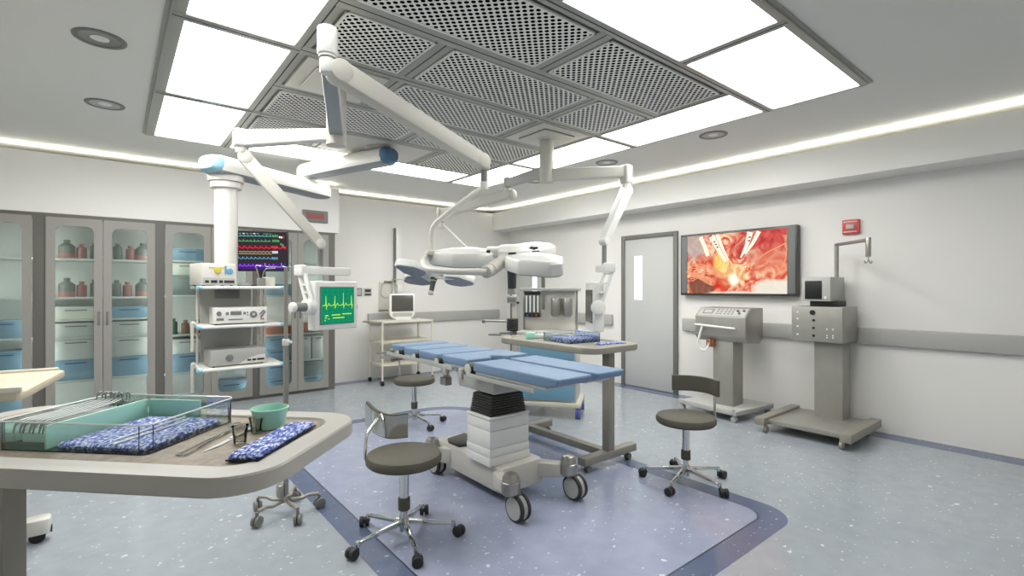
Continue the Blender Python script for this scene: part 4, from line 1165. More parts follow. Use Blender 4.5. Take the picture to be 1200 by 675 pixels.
m.build('head_bracket', M_steel, ot)

# ------------------------------------------------------------------ stools
def make_stool(name, label, loc, rz):
    t = thing(name, label, 'stool', loc, rz, 'round swivel stools')
    MB().lathe([(0, .425), (.12, .423), (.195, .428), (.207, .440), (.209, .462), (.200, .480), (.185, .485), (.10, .482), (0, .480)], seg=48).build('seat', M_seat, t, local=True)
    m = MB().cyl((0, 0, .20), (0, 0, .425), .026, seg=28).cyl((0, 0, .12), (0, 0, .22), .020, seg=24).cyl((0, 0, .05), (0, 0, .13), .027, seg=24)
    m.cyl((0, 0, .410), (0, 0, .426), .085, seg=28)
    m.build('column', M_chrome, t, local=True)
    MB().cyl((0, 0, .165), (0, 0, .235), .033, seg=28, bev=.004).build('collar', M_seat, t, local=True)
    for k in range(5):
        a = 2 * pi * k / 5; c, s = cos(a), sin(a)
        l = MB().bar((.02 * c, .02 * s, .10), (.275 * c, .275 * s, .072), .034, .030, .022, .016, bev=.005).cyl((.272 * c, .272 * s, .055), (.272 * c, .272 * s, .082), .013, seg=14)
        lg = l.build('leg', M_chrome, t, local=True)
        w = MB(); cx, cy = .305 * c, .305 * s; b = a + .7 + k * 1.1
        ux, uy = cos(b), sin(b)
        for o in (-1, 1): w.cyl((cx + ux * .005 * o, cy + uy * .005 * o, .029), (cx + ux * .027 * o, cy + uy * .027 * o, .029), .0285, seg=22, bev=.004)
        w.cyl((cx - ux * .02, cy - uy * .02, .035), (cx + ux * .02, cy + uy * .02, .035), .02, seg=16).cyl((.272 * c, .272 * s, .045), (cx, cy, .036), .014, seg=12)
        w.build('caster', M_dark, lg, local=True)
    return t
def arc_back(t, pts, h, thick, pads, post, z_attach):
    """curved backrest through points (x, y, z top) given in room coordinates; pad on one face, chrome sheet on the other"""
    P_ = [V(p) for p in pts]
    n = 28; C = []
    for k in range(n + 1):                                # Catmull-Rom through the points
        f = k / n * (len(P_) - 1); i = min(int(f), len(P_) - 2); u = f - i
        p0, p1, p2, p3 = P_[max(i - 1, 0)], P_[i], P_[i + 1], P_[min(i + 2, len(P_) - 1)]
        C.append(.5 * ((2 * p1) + (p2 - p0) * u + (2 * p0 - 5 * p1 + 4 * p2 - p3) * u * u + (3 * p1 - p0 - 3 * p2 + p3) * u ** 3))
    def shell(o0, o1, m, top=0.0, bot=0.0, e=0.0):
        L = []
        for k, p in enumerate(C):
            d = C[min(k + 1, n)] - C[max(k - 1, 0)]; d.z = 0; d.normalize(); s = V((-d.y, d.x, 0))
            q = V((0, 0, 1))
            L.append([tuple(p + s * o0 + q * top), tuple(p + s * o1 + q * top), tuple(p + s * o1 - q * (h - bot)), tuple(p + s * o0 - q * (h - bot))])
        m.loft(L)
    return shell
# foreground stool: its backrest stands turned so that the chrome back faces us
A_ = make_stool('stool', 'nearest grey round stool, its curved chrome-backed rest turned toward us', (1.26, 2.52, 0), radians(112))
sh = arc_back(A_, [(*rt(-.905, 3.05), .700), (*rt(-.83, 2.975), .668), (*rt(-.735, 2.945), .645), (*rt(-.625, 2.955), .650)], .145, .02, None, None, None)
m = MB(); sh(.0, .018, m); b = m.build('backrest', M_seat, A_)
m = MB(); sh(-.006, .0005, m, -.006, .006); m.build('back_sheet', M_chrome, b)
pb = rt(-.845, 2.955)
m = MB(); lo = rt(-.80, 2.80); 
m.tube(fillet([(1.26 - .05, 2.52 + .02, .418), (*rt(-.80, 2.79), .415), (*rt(-.838, 2.80), .425), (*rt(-.838, 2.83), .56), (*rt(-.80, 2.935), .625), (*rt(-.80, 2.955), .63)], .03), .0095, 12)
m.tube([(*rt(-.785, 2.945), .65), (*rt(-.77, 2.93), .62), (*rt(-.765, 2.935), .57)], .008, 10)
m.build('back_post', M_chrome, A_)
# right stool
B_ = make_stool('stool', 'grey round stool with a low curved backrest in front of the console column', (3.215, 1.98, 0), radians(48))
def ring_back(t, cx, cy, a0, a1, R, ztop, h, post_a, name=None):
    pts = [(cx + R * cos(radians(a)), cy + R * sin(radians(a)), ztop) for a in (a0, a0 + (a1 - a0) / 3, a0 + 2 * (a1 - a0) / 3, a1)]
    s = arc_back(t, pts, h, .02, None, None, None)
    m = MB(); s(-.012, .012, m); m.build('backrest', M_seat, t)
    pc, ps = cos(radians(post_a)), sin(radians(post_a))
    m = MB().tube(fillet([(cx + .05 * pc, cy + .05 * ps, .418), (cx + (R + .018) * pc, cy + (R + .018) * ps, .415), (cx + (R + .018) * pc, cy + (R + .018) * ps, ztop - .03)], .03), .0095, 12)
    m.build('back_post', M_chrome, t)
ring_back(B_, 3.215, 1.98, -46, 58, .225, .735, .115, -24)
C_ = make_stool('stool', 'grey round stool at the far end of the operating table', (2.40, 4.57, 0), radians(-15))
ring_back(C_, 2.40, 4.57, 68, 136, .235, .745, .10, 100)

# ------------------------------------------------------------------ instrument tables
def make_table(loc, rz, label, L=1.20, W=.65, leg_x=.44, rad=.17):
    """leg_x: where along the table its single column stands"""
    t = thing('instrument_table', label, 'table', loc, rz, 'steel instrument tables')
    H = .955
    o = rrect(-L / 2, L / 2, -W / 2, W / 2, rad, 10); i1 = rrect(-L / 2 + .075, L / 2 - .075, -W / 2 + .075, W / 2 - .075, rad - .05, 10)
    i2 = rrect(-L / 2 + .085, L / 2 - .085, -W / 2 + .085, W / 2 - .085, rad - .06, 10)
    m = MB(); k = len(o)
    tb = bmesh.new()
    loops = [[(x, y, H - .05) for x, y in [(a * .985, b * .985) for a, b in o]], [(x, y, H - .045) for x, y in o], [(x, y, H - .005) for x, y in o], [(x * .994, y * .992, H) for x, y in o], [(x, y, H) for x, y in i1], [(x, y, H - .012) for x, y in i2]]
    R = [[tb.verts.new(p) for p in Lp] for Lp in loops]
    for a, b in zip(R, R[1:]):
        for q_ in range(k): tb.faces.new((a[q_], a[(q_ + 1) % k], b[(q_ + 1) % k], b[q_]))
    tb.faces.new(R[0][::-1]); tb.faces.new(R[-1]); bmesh.ops.recalc_face_normals(tb, faces=tb.faces)
    m._in(tb); m.build('table_top', M_rim, t, local=True)
    MB().prism(rrect(-L / 2 + .087, L / 2 - .087, -W / 2 + .087, W / 2 - .087, rad - .062, 10), H - .012, H - .006, .001).build('cover', M_cover, t, local=True)
    MB().box(leg_x - .035, leg_x + .035, -.035, .035, .10, H - .045, .004).build('column', M_table, t, local=True)
    m = MB().box(leg_x - .04, leg_x + .04, -.31, .31, .065, .125, .006)
    fx = -leg_x
    m.box(fx - .04, fx + .04, -.27, .27, .065, .125, .006).box(min(leg_x, fx), max(leg_x, fx), -.035, .035, .068, .122, .004)
    m.build('foot_frame', M_table, t, local=True)
    for x in (leg_x, fx):
        for y in (-.24, .24):
            c = MB()
            for dx in (-.014, .014): c.cyl((x + dx - .008, y, .026), (x + dx + .008, y, .026), .026, seg=20, bev=.003)
            c.cyl((x, y, .03), (x, y, .067), .010, seg=12)
            c.build('caster', M_grey, t, local=True)
    return t
TN = make_table((0.018, 1.940, 0), radians(-45.5), 'near instrument table with brown cover, cut by the left and bottom edges', 1.30, .62, -.41, .135)
TF = make_table((3.04, 3.03, 0), radians(-90), 'far instrument table standing behind the operating table, single column and steel foot', leg_x=.48)
for ch in [o for o in bpy.data.objects if o.parent == TF]:
    if ch.name.startswith('table_top'): ch.data.materials[0] = M_table
    if ch.name.startswith('cover'): ch.data.materials[0] = M_table
HT = .9495  # top of the covers

def acrylic_tray(loc, rz, label, w=.46, d=.355, h=.08):
    t = thing('acrylic_tray', label, 'tray', loc, rz, 'clear instrument trays')
    o = rrect(-w / 2, w / 2, -d / 2, d / 2, .022, 5); i = rrect(-w / 2 + .004, w / 2 - .004, -d / 2 + .004, d / 2 - .004, .019, 5)
    tb = bmesh.new(); k = len(o)
    a = [tb.verts.new((x, y, .001)) for x, y in o]; b = [tb.verts.new((x, y, h)) for x, y in o]
    for q_ in range(k): tb.faces.new((a[q_], a[(q_ + 1) % k], b[(q_ + 1) % k], b[q_]))
    m = MB(); m._in(tb); m.build('wall', M_acryl, t, local=True)
    MB().prism(o, 0, .003).build('bottom', M_acryl, t, local=True)
    MB().tube([(x, y, h) for x, y in o], .0026, 8, closed=True).build('rim', M_edge, t, local=True)
    e = MB()
    for sx, sy in ((1, -1), (-1, -1), (1, 1), (-1, 1)):
        for x, y in ((sx * (w / 2 - .022), sy * d / 2), (sx * w / 2, sy * (d / 2 - .022))):
            e.cyl((x, y, .001), (x, y, h), .0013, seg=6)
    e.build('corner_seam', M_edged, t, local=True)
    return t
trz = radians(-45)
TR = acrylic_tray((.030, 1.937, HT), trz, 'large clear tray of instruments on the near table')
def loc_tray(x, y, z): # position inside the near tray
    p = T(.030, 1.937, HT) @ RZ(trz) @ V((x, y, z)); return (p.x, p.y, p.z)
ZI = .0035
def in_tray(name, label, cat, x, y, z, mb, m, rz=0.0, group=None):
    o = mb.build(name, m); o.location = loc_tray(x, y, z); o.rotation_euler = (0, 0, trz + rz)
    return tag(o, label, cat, group)
# mint insert: long rack wall on the left, cross wall at the back
m = MB().box(-.004, .004, -.168, .168, 0, .066, .002)
in_tray('instrument_rack', 'mint green rack wall running through the clear near tray', 'rack', -.085, 0, ZI, m, M_mint)
in_tray('tray_divider', 'mint green strip along the back wall of the near tray', 'divider', .02, .166, ZI, MB().box(-.095, .095, -.004, .004, 0, .066, .002), M_mint)
# ringed forceps lying side by side over the rack
def forceps_mesh(name):
    m = MB(); L = .285
    for q_ in (-1, 1):
        m.tube(fillet([(0, -L / 2, -.028 + q_ * .002), (0, -L / 2 + .006, -.004 + q_ * .003), (0, -L / 2 + .03, q_ * .003), (0, 0, q_ * .004), (0, L / 2 - .05, q_ * .010), (0, L / 2 - .034, q_ * .015)], .02), .0021, 8)
        m.torus((0, L / 2 - .018, q_ * .017), .015, .0023, 22, 6, Matrix.Rotation(pi / 2, 4, 'Y'))
    return m.build(name, M_instr)
f0 = forceps_mesh('forceps')
FL = ['ringed forceps lying against the left wall of the near tray', 'second ringed forceps from the left wall of the near tray', 'third ringed forceps from the left wall of the near tray', 'fourth ringed forceps, in the middle of the row in the near tray',
      'fifth ringed forceps, third from the mint rack wall', 'sixth ringed forceps, second from the mint rack wall', 'ringed forceps lying right against the mint rack wall']
for k in range(7):
    f = f0 if k == 0 else f0.copy()
    if k: COL.objects.link(f)
    f.location = loc_tray(-.208 + k * .0155, -.008 + .004 * (k % 2), ZI + .0655); f.rotation_euler = (0, 0, trz)
    tag(f, FL[k], 'forceps', 'ringed forceps in the clear tray')
in_tray('forceps_rest', 'low mint green rest under the row of ringed forceps', 'rest', -.161, -.01, ZI, MB().box(-.060, .064, -.11, .13, 0, .030, .006), M_mint)
# patterned cloths and rods in the tray
def cloth(w, d, h):
    m = MB(); n = 12
    L = []
    for z, ins in ((0, .004), (h * .5, 0), (h, .006)):
        o = []
        for (x, y) in rrect(-w / 2 + ins, w / 2 - ins, -d / 2 + ins, d / 2 - ins, .012, 3): o.append((x + .002 * sin(y * 60), y + .002 * sin(x * 55), z + .0015 * sin(x * 40 + y * 33) * (z > 0)))
        L.append(o)
    return m.loft(L)
in_tray('folded_cloth', 'blue and white patterned cloth spread inside the near tray', 'cloth', .072, -.005, ZI, cloth(.275, .305, .014), M_towel, 0, 'blue patterned cloths')
for k, (x, y, r, l) in enumerate(((.12, -.03, -.05, 'white rod lying on the tray cloth, nearer the right wall'), (.085, .0, -.02, 'white rod lying on the tray cloth, farther from the right wall'))):
    in_tray('probe', l, 'instrument', x, y, ZI + .0175, MB().tube([(0, -.13, 0), (0, .11, 0), (.0, .13, .002)], .0028, 8), M_edge, r, 'white rods in the clear tray')
# loose things on the near table
def on_table(name, label, cat, x, y, mb, m, rz, group=None, z=HT + .0005):
    o = mb.build(name, m); o.location = (x, y, z); o.rotation_euler = (0, 0, rz); return tag(o, label, cat, group)
m = MB(); tw = cloth(.085, .33, .013)
tw.m(1).box(-.044, .044, -.166, .166, -.0035, .0005)
o = on_table('folded_cloth', 'long narrow blue patterned cloth at the right end of the near table', 'cloth', .366, 1.546, tw, [M_towel, M_black], radians(-42), 'blue patterned cloths', HT + .0080)
on_table('folded_cloth', 'scrap of blue patterned cloth left of the near tray, at the picture edge', 'cloth', -.275, 2.13, cloth(.07, .10, .03), M_towel, radians(-45), 'blue patterned cloths')
t = thing('basin', 'round mint green basin on the near table', 'basin', (.392, 1.735, HT + .0005))
MB().lathe([(0, 0), (.042, 0), (.046, .004), (.053, .056), (.056, .060), (.057, .064), (.054, .066), (.051, .062), (.045, .010), (.040, .006), (0, .006)], (.392, 1.735, HT + .0005), 44).build('bowl', M_mint, t)
for k, (x, y, s, l) in enumerate(((.285, 1.615, 1.0, 'smoked glass cup nearest the scissors points on the near table'), (.345, 1.700, .92, 'smoked glass cup beside the mint basin'))):
    on_table('glass_cup', l, 'cup', x, y, MB().lathe([(0, .001), (.014 * s, 0), (.017 * s, .002), (.0185 * s, .022), (.022 * s, .047 * s), (.0235 * s, .05 * s), (.0225 * s, .05 * s), (.0175 * s, .024), (.016 * s, .006), (0, .005)], (0, 0, 0), 28), M_cup, 0, 'smoked glass cups')
# long ringed clamp and knife
m = MB()
for s in (-1, 1):
    m.tube(fillet([(s * .012, -.15, .003), (s * .013, -.12, .003), (s * .006, .02, .004), (-s * .010, .10, .005), (-s * .012, .115, .005)], .03), .0024, 8)
    m.torus((-s * .020, .135, .005), .018, .0026, 24, 6, Matrix.Diagonal((.8, 1.15, 1, 1)))
m.cyl((0, .045, .0), (0, .045, .008), .005, seg=12)
m.tube([(.012, -.15, .003), (-.012, -.15, .003)], .0024, 8)
on_table('ring_clamp', 'long chrome ring-handled clamp lying beside the clear tray on the near table', 'clamp', .235, 1.705, m, M_chrome, radians(-40))
m = MB().prism([(-.004, -.10), (.0, -.115), (.008, -.06), (.009, .0), (-.007, .0)], 0, .002).prism(rrect(-.006, .007, 0, .115, .004, 3), 0, .006, .002)
on_table('scalpel', 'white pointed knife lying between the clamp and the glass cup', 'knife', .268, 1.668, m, M_edge, radians(-42))

# far table items
FT2 = acrylic_tray((3.05, 2.965, HT), radians(-96), 'small clear tray on the far instrument table, blue cloth inside', .36, .35, .075)
def far(name, label, cat, x, y, mb, m, rz=0.0, group=None, z=HT + .0005):
    o = mb.build(name, m); o.location = (x, y, z); o.rotation_euler = (0, 0, rz); return tag(o, label, cat, group)
far('folded_cloth', 'blue cloth folded inside the far clear tray', 'cloth', 3.05, 2.965, cloth(.29, .27, .03), M_towel, radians(-96), 'blue patterned cloths', HT + .004)
far('folded_cloth', 'dark blue cloth lying flat at the near end of the far table', 'cloth', 3.14, 2.62, cloth(.28, .085, .012), M_towel, radians(-8), 'blue patterned cloths')
far('basin', 'small mint green box at the far end of the far instrument table', 'box', 2.90, 3.33, MB().prism(rrect(-.04, .04, -.035, .035, .008), 0, .055, .004), M_mint, radians(-40)); bpy.data.objects['basin.001'].name = 'mint_box'
m = MB()
for k in range(6): m.torus((-.10 + k * .035, 0, .05), .018, .003, 18, 6, Matrix.Rotation(pi / 2, 4, 'X') @ Matrix.Rotation(.5, 4, 'Y'))
m.box(-.13, .11, -.05, .05, 0, .035, .006)
far('instrument_set', 'white instrument set with ring handles behind the mint box on the far table', 'instruments', 3.08, 3.30, m, M_edge, radians(-30))

# ------------------------------------------------------------------ drip pole
t = thing('drip_pole', 'slim chrome drip pole on five casters beside the equipment tower', 'drip pole', (.83, 3.265, 0))
PX, PY = .83, 3.265
m = MB().cyl((PX, PY, .09), (PX, PY, 1.06), .0165, seg=22).cyl((PX, PY, 1.0), (PX, PY, 1.53), .0115, seg=20); m.build('pole', M_steel, t)
m = MB().cyl((PX, PY, 1.045), (PX, PY, 1.085), .022, seg=20, bev=.004).m(0).cyl((PX, PY, 1.065), (PX + .03, PY - .02, 1.065), .010, seg=14, bev=.003); m.build('clamp_collar', M_bwhite, t)
m = MB()
for k in range(2):
    a = radians(-39 + 90 * k); c, s = cos(a), sin(a); L_ = .13 if k == 0 else .06
    m.tube(fillet([(PX - L_ * c, PY - L_ * s, 1.555), (PX - L_ * c, PY - L_ * s, 1.535), (PX, PY, 1.532), (PX + L_ * c, PY + L_ * s, 1.535), (PX + L_ * c, PY + L_ * s, 1.555)], .015), .0022, 8)
m.build('hook', M_chrome, t)
MB().box(PX - .05, PX - .018, PY - .03, PY + .03, .11, .19, .006).m(0).cyl((PX, PY, .075), (PX, PY, .12), .028, seg=20, bev=.004).build('foot_brake', M_steel, t)
for k in range(5):
    a = radians(-85 + 72 * k); c, s = cos(a), sin(a)
    lg = MB().tube(fillet([(PX + .02 * c, PY + .02 * s, .085), (PX + .10 * c, PY + .10 * s, .080), (PX + .13 * c, PY + .13 * s, .095), (PX + .19 * c, PY + .19 * s, .09)], .03), .011, 10).build('leg', M_table, t)
    w = MB(); x, y = PX + .195 * c, PY + .195 * s; b = a + 1.0 + k
    for o_ in (-1, 1): w.cyl((x + cos(b) * .004 * o_, y + sin(b) * .004 * o_, .032), (x + cos(b) * .022 * o_, y + sin(b) * .022 * o_, .032), .032, seg=22, bev=.004)
    w.cyl((x, y, .04), (x, y, .085), .009, seg=10); w.build('caster', M_grey, lg)

# ------------------------------------------------------------------ cream carts
t = thing('trolley', 'cream three-shelf trolley standing against the far wall', 'trolley', (3.40, 6.89, 0))
x0, x1, y0, y1 = 2.99, 3.80, 6.66, 7.10
for x in (x0, x1):
    for y in (y0, y1):
        l = MB().cyl((x, y, .07), (x, y, .93), .014, seg=16).build('leg', M_cream, t)
        c = MB()
        for dx in (-.012, .012): c.cyl((x + dx - .008, y, .033), (x + dx + .008, y, .033), .033, seg=18, bev=.003)
        c.cyl((x, y, .04), (x, y, .08), .009, seg=10); c.build('caster', M_black, l)
for z in (.925, .63, .30):
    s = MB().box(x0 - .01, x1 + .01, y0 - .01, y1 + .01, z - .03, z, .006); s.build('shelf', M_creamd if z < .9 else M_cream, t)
MB().tube(fillet([(x0, y0 + .02, .91), (x0 - .13, y0 + .02, .91), (x0 - .13, y1 - .02, .91), (x0, y1 - .02, .91)], .05), .011, 12).build('push_handle', M_table, t)
t = thing('desk_monitor', 'small white monitor with dark screen on the cream trolley', 'monitor', (3.43, 6.93, .9255))
p = rrect(-.20, .20, 0, .385, [.03, .03, .10, .10], 8)
Mx = T(3.43, 6.93, .9255) @ RZ(radians(-12)) @ Matrix.Rotation(pi / 2, 4, 'X')
MB().prism([(a, b + .012) for a, b in p], -.03, .03, .010, Mx).m(0).prism(rrect(-.12, .12, 0, .02, .01), -.09, .09, .004, Mx).build('casing', M_bwhite, t)
MB().prism(rrect(-.165, .165, .125, .37, .01), .028, .034, .001, Mx).build('screen', M_dscreen, t)
MB().prism(rrect(-.15, .15, .045, .105, .02), .028, .033, .001, Mx).build('keypad', M_lgrey, t)

t = thing('overbed_table', 'cream tilted tray table at the left picture edge, above the near table', 'table', (-.75, 3.55, 0))
o = [(-.245, 3.895), (-.225, 3.86), (-.318, 3.215), (-.35, 3.18), (-1.25, 3.30), (-1.25, 4.05)]
MB().prism(o, .885, .925, .008).build('table_top', M_beige, t)
MB().bar((-.33, 3.185, .935), (-1.24, 3.305, .935), .022, .03, bev=.008).build('raised_lip', M_cream, t); MB().bar((-.25, 3.885, .932), (-1.24, 4.04, .932), .016, .018, bev=.006).build('raised_lip', M_cream, t)
MB().box(-1.06, -.98, 3.63, 3.71, .09, .89, .006).build('column', M_cream, t)
m = MB().bar((-1.02, 3.67, .085), (-.30, 3.77, .085), .07, .05, .06, .05, bev=.012).bar((-1.02, 3.45, .085), (-1.02, 3.95, .085), .07, .05, bev=.012)
m.build('base', M_white, t)
m = MB().m(0).prism(rrect(-.385, -.275, 3.72, 3.83, .03, 5), .045, .13, .012); m.m(1).cyl((-.33, 3.74, .035), (-.33, 3.81, .035), .035, seg=22).cyl((-.285, 3.765, .06), (-.27, 3.765, .06), .02, seg=14)
m.build('caster', [M_white, M_black], t)
for x, y in ((-1.02, 3.47), (-1.02, 3.93)):
    MB().cyl((x - .02, y, .035), (x + .02, y, .035), .035, seg=20).cyl((x, y, .04), (x, y, .07), .012, seg=10).build('caster', M_black, t)

# ------------------------------------------------------------------ consoles along the right wall
t = thing('console', 'grey metal console on a column and wheeled base, below the wall screen', 'console', (5.35, 2.76, 0))
CX0, CX1 = 5.15, 5.55
m = MB(); prof = [(5.15, .880), (5.15, 1.092), (5.275, 1.185), (5.55, 1.185), (5.55, .86), (5.47, .80), (5.20, .82)]
tb = bmesh.new(); A = [tb.verts.new((x, 2.478, z)) for x, z in prof]; B = [tb.verts.new((x, 3.055, z)) for x, z in prof]
tb.faces.new(A); tb.faces.new(B[::-1])
for i in range(len(prof)): tb.faces.new((A[i], B[i], B[(i + 1) % len(prof)], A[(i + 1) % len(prof)]))
bmesh.ops.recalc_face_normals(tb, faces=tb.faces); bmesh.ops.bevel(tb, geom=list(tb.edges), offset=.006, segments=2, profile=.5, affect='EDGES')
m._in(tb); m.build('housing', M_steeld, t)
# sloped control panel
pn = V((-.597, 0, .802)); pc = V((5.2125, 2.766, 1.1385)); pu = V((.802, 0, .597)); pr = V((0, -1, 0))
def PB(m, a0, a1, b0, b1, h, bev=.001):
    M = Matrix(((pr.x, pu.x, pn.x, pc.x), (pr.y, pu.y, pn.y, pc.y), (pr.z, pu.z, pn.z, pc.z), (0, 0, 0, 1))); m.box(a0, a1, b0, b1, -.001, h, bev, 1, M)
m = MB(); m.m(0); PB(m, -.27, .27, -.062, .062, .003); m.build('control_panel', M_lgrey, t)
m = MB(); m.m(0); PB(m, -.22, -.10, -.035, .045, .006); m.m(1); PB(m, -.205, -.115, -.022, .032, .007); m.build('display', [M_grey, M_lgrey], t)
m = MB()
for a in (-.06, -.02, .03, .07, .11): 
    for b in (-.03, .005, .04): PB(m, a, a + .022, b - .008, b + .008, .006)
for a, b in ((.17, .02), (.20, -.02), (.235, .025)):
    c = pc + pr * a + pu * b; m.cyl(c, c + pn * .02, .014, seg=16, bev=.002)
m.build('button', M_grey, t)
m = MB().cyl((5.115, 3.035, .995), (5.115, 2.575, .972), .011, seg=16)
for y, z in ((3.0, .993), (2.60, .974)): m.cyl((5.115, y, z), (5.155, y, z), .009, seg=12)
m.build('front_handle', M_bwhite, t)
MB().box(5.205, 5.43, 2.64, 2.87, .115, .84, .006).build('column', M_steeld, t)
m = MB().box(5.19, 5.206, 2.80, 2.86, .23, .36, .004); m.build('column_box', M_lgrey, t)
bs = MB()
Mb = T(5.39, 2.84, 0) @ RZ(radians(-7))
bs.box(-.33, .33, -.33, .33, .085, .118, .006, M=Mb).box(-.34, -.29, -.36, .36, .07, .12, .006, M=Mb).box(-.34, .36, -.37, -.32, .07, .12, .006, M=Mb)
bs.build('base', M_lgrey, t)
for a, b in ((-.30, -.33), (-.30, .33), (.31, -.33), (.31, .33)):
    p = Mb @ V((a, b, 0)); c = MB()
    for dx in (-.014, .014): c.cyl((p.x + dx - .009, p.y, .03), (p.x + dx + .009, p.y, .03), .03, seg=20, bev=.003)
    c.cyl((p.x, p.y, .035), (p.x, p.y, .085), .012, seg=12); c.build('caster', M_lgrey, t)
MB().tube(fillet([(5.125, 2.955, .975), (5.12, 2.965, .93), (5.11, 3.0, .80), (5.12, 2.99, .72), (5.15, 2.93, .70), (5.17, 2.90, .76), (5.175, 2.90, .83)], .05), .013, 14).build('hose', M_bwhite, t)
m = MB()
for k in range(3): m.box(5.16, 5.205, 2.84 + k * .025, 2.858 + k * .025, .75, .83, .004)
m.box(5.165, 5.20, 2.90, 2.93, .76, .84, .004)
m.build('hose_coupling', M_copper, t)

t = thing('scope_tower', 'grey column machine with boxy head on a low wheeled platform, bent pipe above', 'tower machine', (5.35, 1.85, 0))
MB().box(4.95, 5.70, 1.50, 2.21, .085, .125, .004).build('platform', M_steeld, t)
for y in (1.485, 2.205): MB().box(4.86, 5.70, y - .045, y + .045, .075, .150, .006).build('side_runner', M_table, t)
for x in (4.92, 5.62):
    for y in (1.53, 2.17):
        c = MB().cyl((x, y - .014, .034), (x, y + .014, .034), .034, seg=22, bev=.004).cyl((x, y, .04), (x, y, .08), .016, seg=12); c.build('caster', M_table, t)
MB().box(5.45, 5.66, 1.685, 1.935, .12, .90, .006).build('column', M_steeld, t)
m = MB().box(5.30, 5.71, 1.64, 2.088, .882, 1.222, .006); hd = m.build('head_box', M_steeld, t)
m = MB()
m.m(0).cyl((5.292, 1.895, 1.165), (5.302, 1.895, 1.165), .024, seg=20)
for z in (1.09, 1.015, .94): m.m(0).cyl((5.294, 1.885, z), (5.302, 1.885, z), .012, seg=14)
m.build('port', M_black, hd)
m = MB()
for z in (1.165, 1.10, 1.025, .945): m.cyl((5.296, 2.03, z), (5.302, 2.03, z), .009, seg=12)
for z in (1.01, .95, .93):
    for y in (1.77, 1.72): m.cyl((5.297, y, z), (5.302, y, z), .007, seg=12)
m.build('rivet', M_bwhite, hd)
MB().box(5.44, 5.66, 1.72, 1.97, 1.222, 1.275, .004).build('neck', M_dark, t)
ub = MB().box(5.36, 5.74, 1.76, 2.01, 1.275, 1.512, .006).build('upper_box', M_lgrey, t)
MB().box(5.353, 5.362, 1.835, 1.985, 1.295, 1.475, .003).build('dark_window', M_black, ub)
MB().cyl((5.345, 1.80, 1.31), (5.362, 1.80, 1.31), .014, seg=18, bev=.003).build('knob', M_bwhite, ub)
m = MB().cyl((5.60, 1.785, 1.512), (5.60, 1.785, 1.845), .019, seg=20).tube([(5.60, 1.785, 1.835), (5.40, 1.60, 1.832), (5.20, 1.415, 1.83)], .017, 14).cyl((5.195, 1.41, 1.85), (5.195, 1.41, 1.68), .021, seg=20, bev=.003)
m.build('bent_pipe', M_steel, t)
m = MB()
for s in (-1, 1):
    dx, dy = .03 * s * CY_, -.03 * s * SY
    m.tube(fillet([(5.195, 1.41, 1.70), (5.195, 1.41, 1.655), (5.195 + dx * .5, 1.41 + dy * .5, 1.625), (5.195 + dx, 1.41 + dy, 1.625), (5.195 + dx * 1.15, 1.41 + dy * 1.15, 1.645)], .01), .0045, 8)
m.build('hook', M_steel, t)

# ------------------------------------------------------------------ anaesthesia machine
am_a = radians(38)          # its depth axis
t = thing('anaesthesia_machine', 'anaesthesia machine with flow tubes, two vaporizers and blue drawers behind the far table', 'anaesthesia machine', (3.47, 3.71, 0), am_a - pi / 2)
# local: x to its right, y into its depth, front at y = 0
t.location = (3.66, 3.92, 0)
W = .31
MB().box(-.36, .36, -.02, .50, .115, .165, .012).build('base', M_cream, t, local=True)
for x in (-.33, .33):
    for y in (.01, .46):
        c = MB()
        for dx in (-.016, .016): c.cyl((x + dx - .012, y, .05), (x + dx + .012, y, .05), .05, seg=24, bev=.005)
        c.cyl((x, y, .06), (x, y, .118), .028, seg=18, bev=.006); c.build('caster', M_castblue, t, local=True)
MB().box(-W, W, .02, .46, .165, .90, .008).build('cabinet', M_white2, t, local=True)
for z0, z1 in ((.19, .40), (.41, .62), (.63, .87)):
    d = MB().box(-W + .01, W - .015, -.005, .025, z0, z1, .006).build('drawer', M_cartblue, t, local=True)
    MB().box(-.05, .09, -.012, .0, z1 - .035, z1 - .02, .003).build('handle', M_bluep, d, local=True)
MB().box(-W - .02, W + .02, -.04, .46, .90, .93, .006).build('work_top', M_white2, t, local=True)
MB().box(-W, W, .20, .24, .93, 1.16, .004).box(-.06, W - .03, .195, .205, 1.05, 1.38, .003).build('back_plate', M_white, t, local=True)
for x in (-W + .012, W - .012): MB().box(x - .012, x + .012, .19, .22, .93, 1.38, .003).build('upright', M_steel, t, local=True)
MB().box(-W - .01, W + .025, .10, .34, 1.375, 1.405, .004).build('top_shelf', M_lgrey, t, local=True)
fp = MB().box(-W + .03, -W + .21, .12, .19, 1.08, 1.37, .004).build('flowmeter_panel', M_grey, t, local=True)
m = MB()
for k in range(4): m.cyl((-W + .055 + k * .043, .112, 1.135), (-W + .055 + k * .043, .112, 1.32), .010, seg=12)
m.build('flow_tube', M_bwhite, fp, local=True)
MB().box(-W + .03, -W + .21, .105, .122, 1.08, 1.125, .003).build('panel_strip', M_black, fp, local=True); MB().box(-W + .03, -W + .21, .108, .122, 1.33, 1.37, .003).build('panel_strip', M_black, fp, local=True)
m = MB()
for k, i in enumerate((0, 1, 2)): m.m(i).cyl((-W + .07 + k * .05, .095, 1.102), (-W + .07 + k * .05, .107, 1.102), .013, seg=16)
m.build('flow_knob', [M_castblue, M_greenb, M_red], fp, local=True)
for x in (.075, .205):
    v = MB().cyl((x, .12, 1.10), (x, .12, 1.295), .054, seg=32, bev=.008).build('vaporizer', M_steel, t, local=True)
    MB().cyl((x, .12, 1.085), (x, .12, 1.10), .04, seg=24).build('vaporizer_foot', M_lgrey, v, local=True)
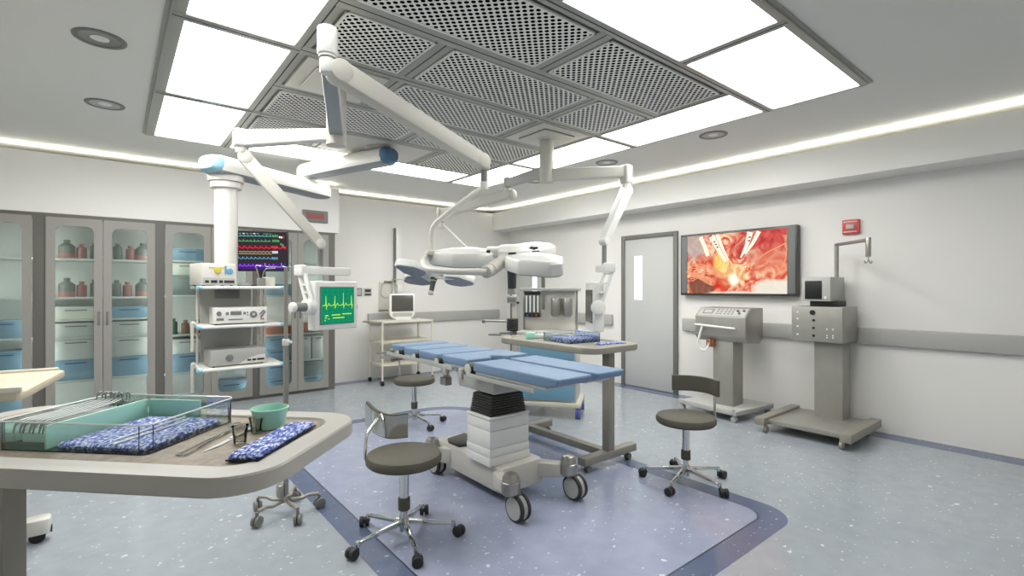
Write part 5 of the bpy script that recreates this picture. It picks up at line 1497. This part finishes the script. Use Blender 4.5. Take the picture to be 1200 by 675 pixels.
# left breathing arm
m = MB().box(-.425, -.375, .12, .17, .16, 1.33, .004); m.build('side_post', M_white2, t, local=True)
m = MB().m(0).box(-.47, -.35, .06, .13, 1.235, 1.315, .006).m(1).box(-.455, -.37, .052, .062, 1.25, 1.30, .002); m.m(2).cyl((-.34, .05, 1.24), (-.34, .07, 1.24), .014, seg=14)
m.build('gauge_box', [M_lgrey, M_grey, M_black], t, local=True)
m = MB().cyl((-.41, .09, .925), (-.41, .09, 1.06), .062, seg=28)
for k in range(5): m.torus((-.41, .09, .94 + k * .027), .062, .007, 28, 6)
m.build('black_bellows', M_dark, t, local=True)
m = MB().m(0).tube([(-.42, .08, 1.03), (-.70, .0, 1.035)], .012, 12); m.m(1).cyl((-.70, -.004, 1.035), (-.735, -.014, 1.036), .022, seg=16, bev=.004)
m.build('breathing_arm', [M_steel, M_grey], t, local=True)
m = MB().box(-.66, -.52, -.02, .05, .875, .893, .004).box(-.56, -.36, .06, .14, .885, .905, .004); m.build('side_tray', M_grey, t, local=True)

# ------------------------------------------------------------------ light, world, colour
w = bpy.data.worlds.new('world'); scene.world = w; w.use_nodes = True
w.node_tree.nodes['Background'].inputs[0].default_value = (0.9, 0.95, 1, 1); w.node_tree.nodes['Background'].inputs[1].default_value = 0.05
def lamp_area(name, loc, sx, sy, power, rot=(0, 0, 0), col=(1, 1, .98)):
    l = bpy.data.lights.new(name, 'AREA'); l.shape = 'RECTANGLE'; l.size = sx; l.size_y = sy; l.energy = power; l.color = col
    o = bpy.data.objects.new(name, l); COL.objects.link(o); o.location = loc; o.rotation_euler = rot; return o
lamp_area('added_fill_behind_camera', (1.6, -1.0, ZC - .02), 3.0, 1.6, 20)  # unseen fill lamp added behind the camera to lighten the foreground
scene.view_settings.view_transform = 'Standard'; scene.view_settings.look = 'None'
scene.view_settings.exposure = 0.38; scene.view_settings.gamma = 1.0; scene.view_settings.use_curve_mapping = False
scene.cycles.use_denoising = True
scene.cycles.max_bounces = 8; scene.cycles.transparent_max_bounces = 16
scene.cycles.sample_clamp_indirect = 4
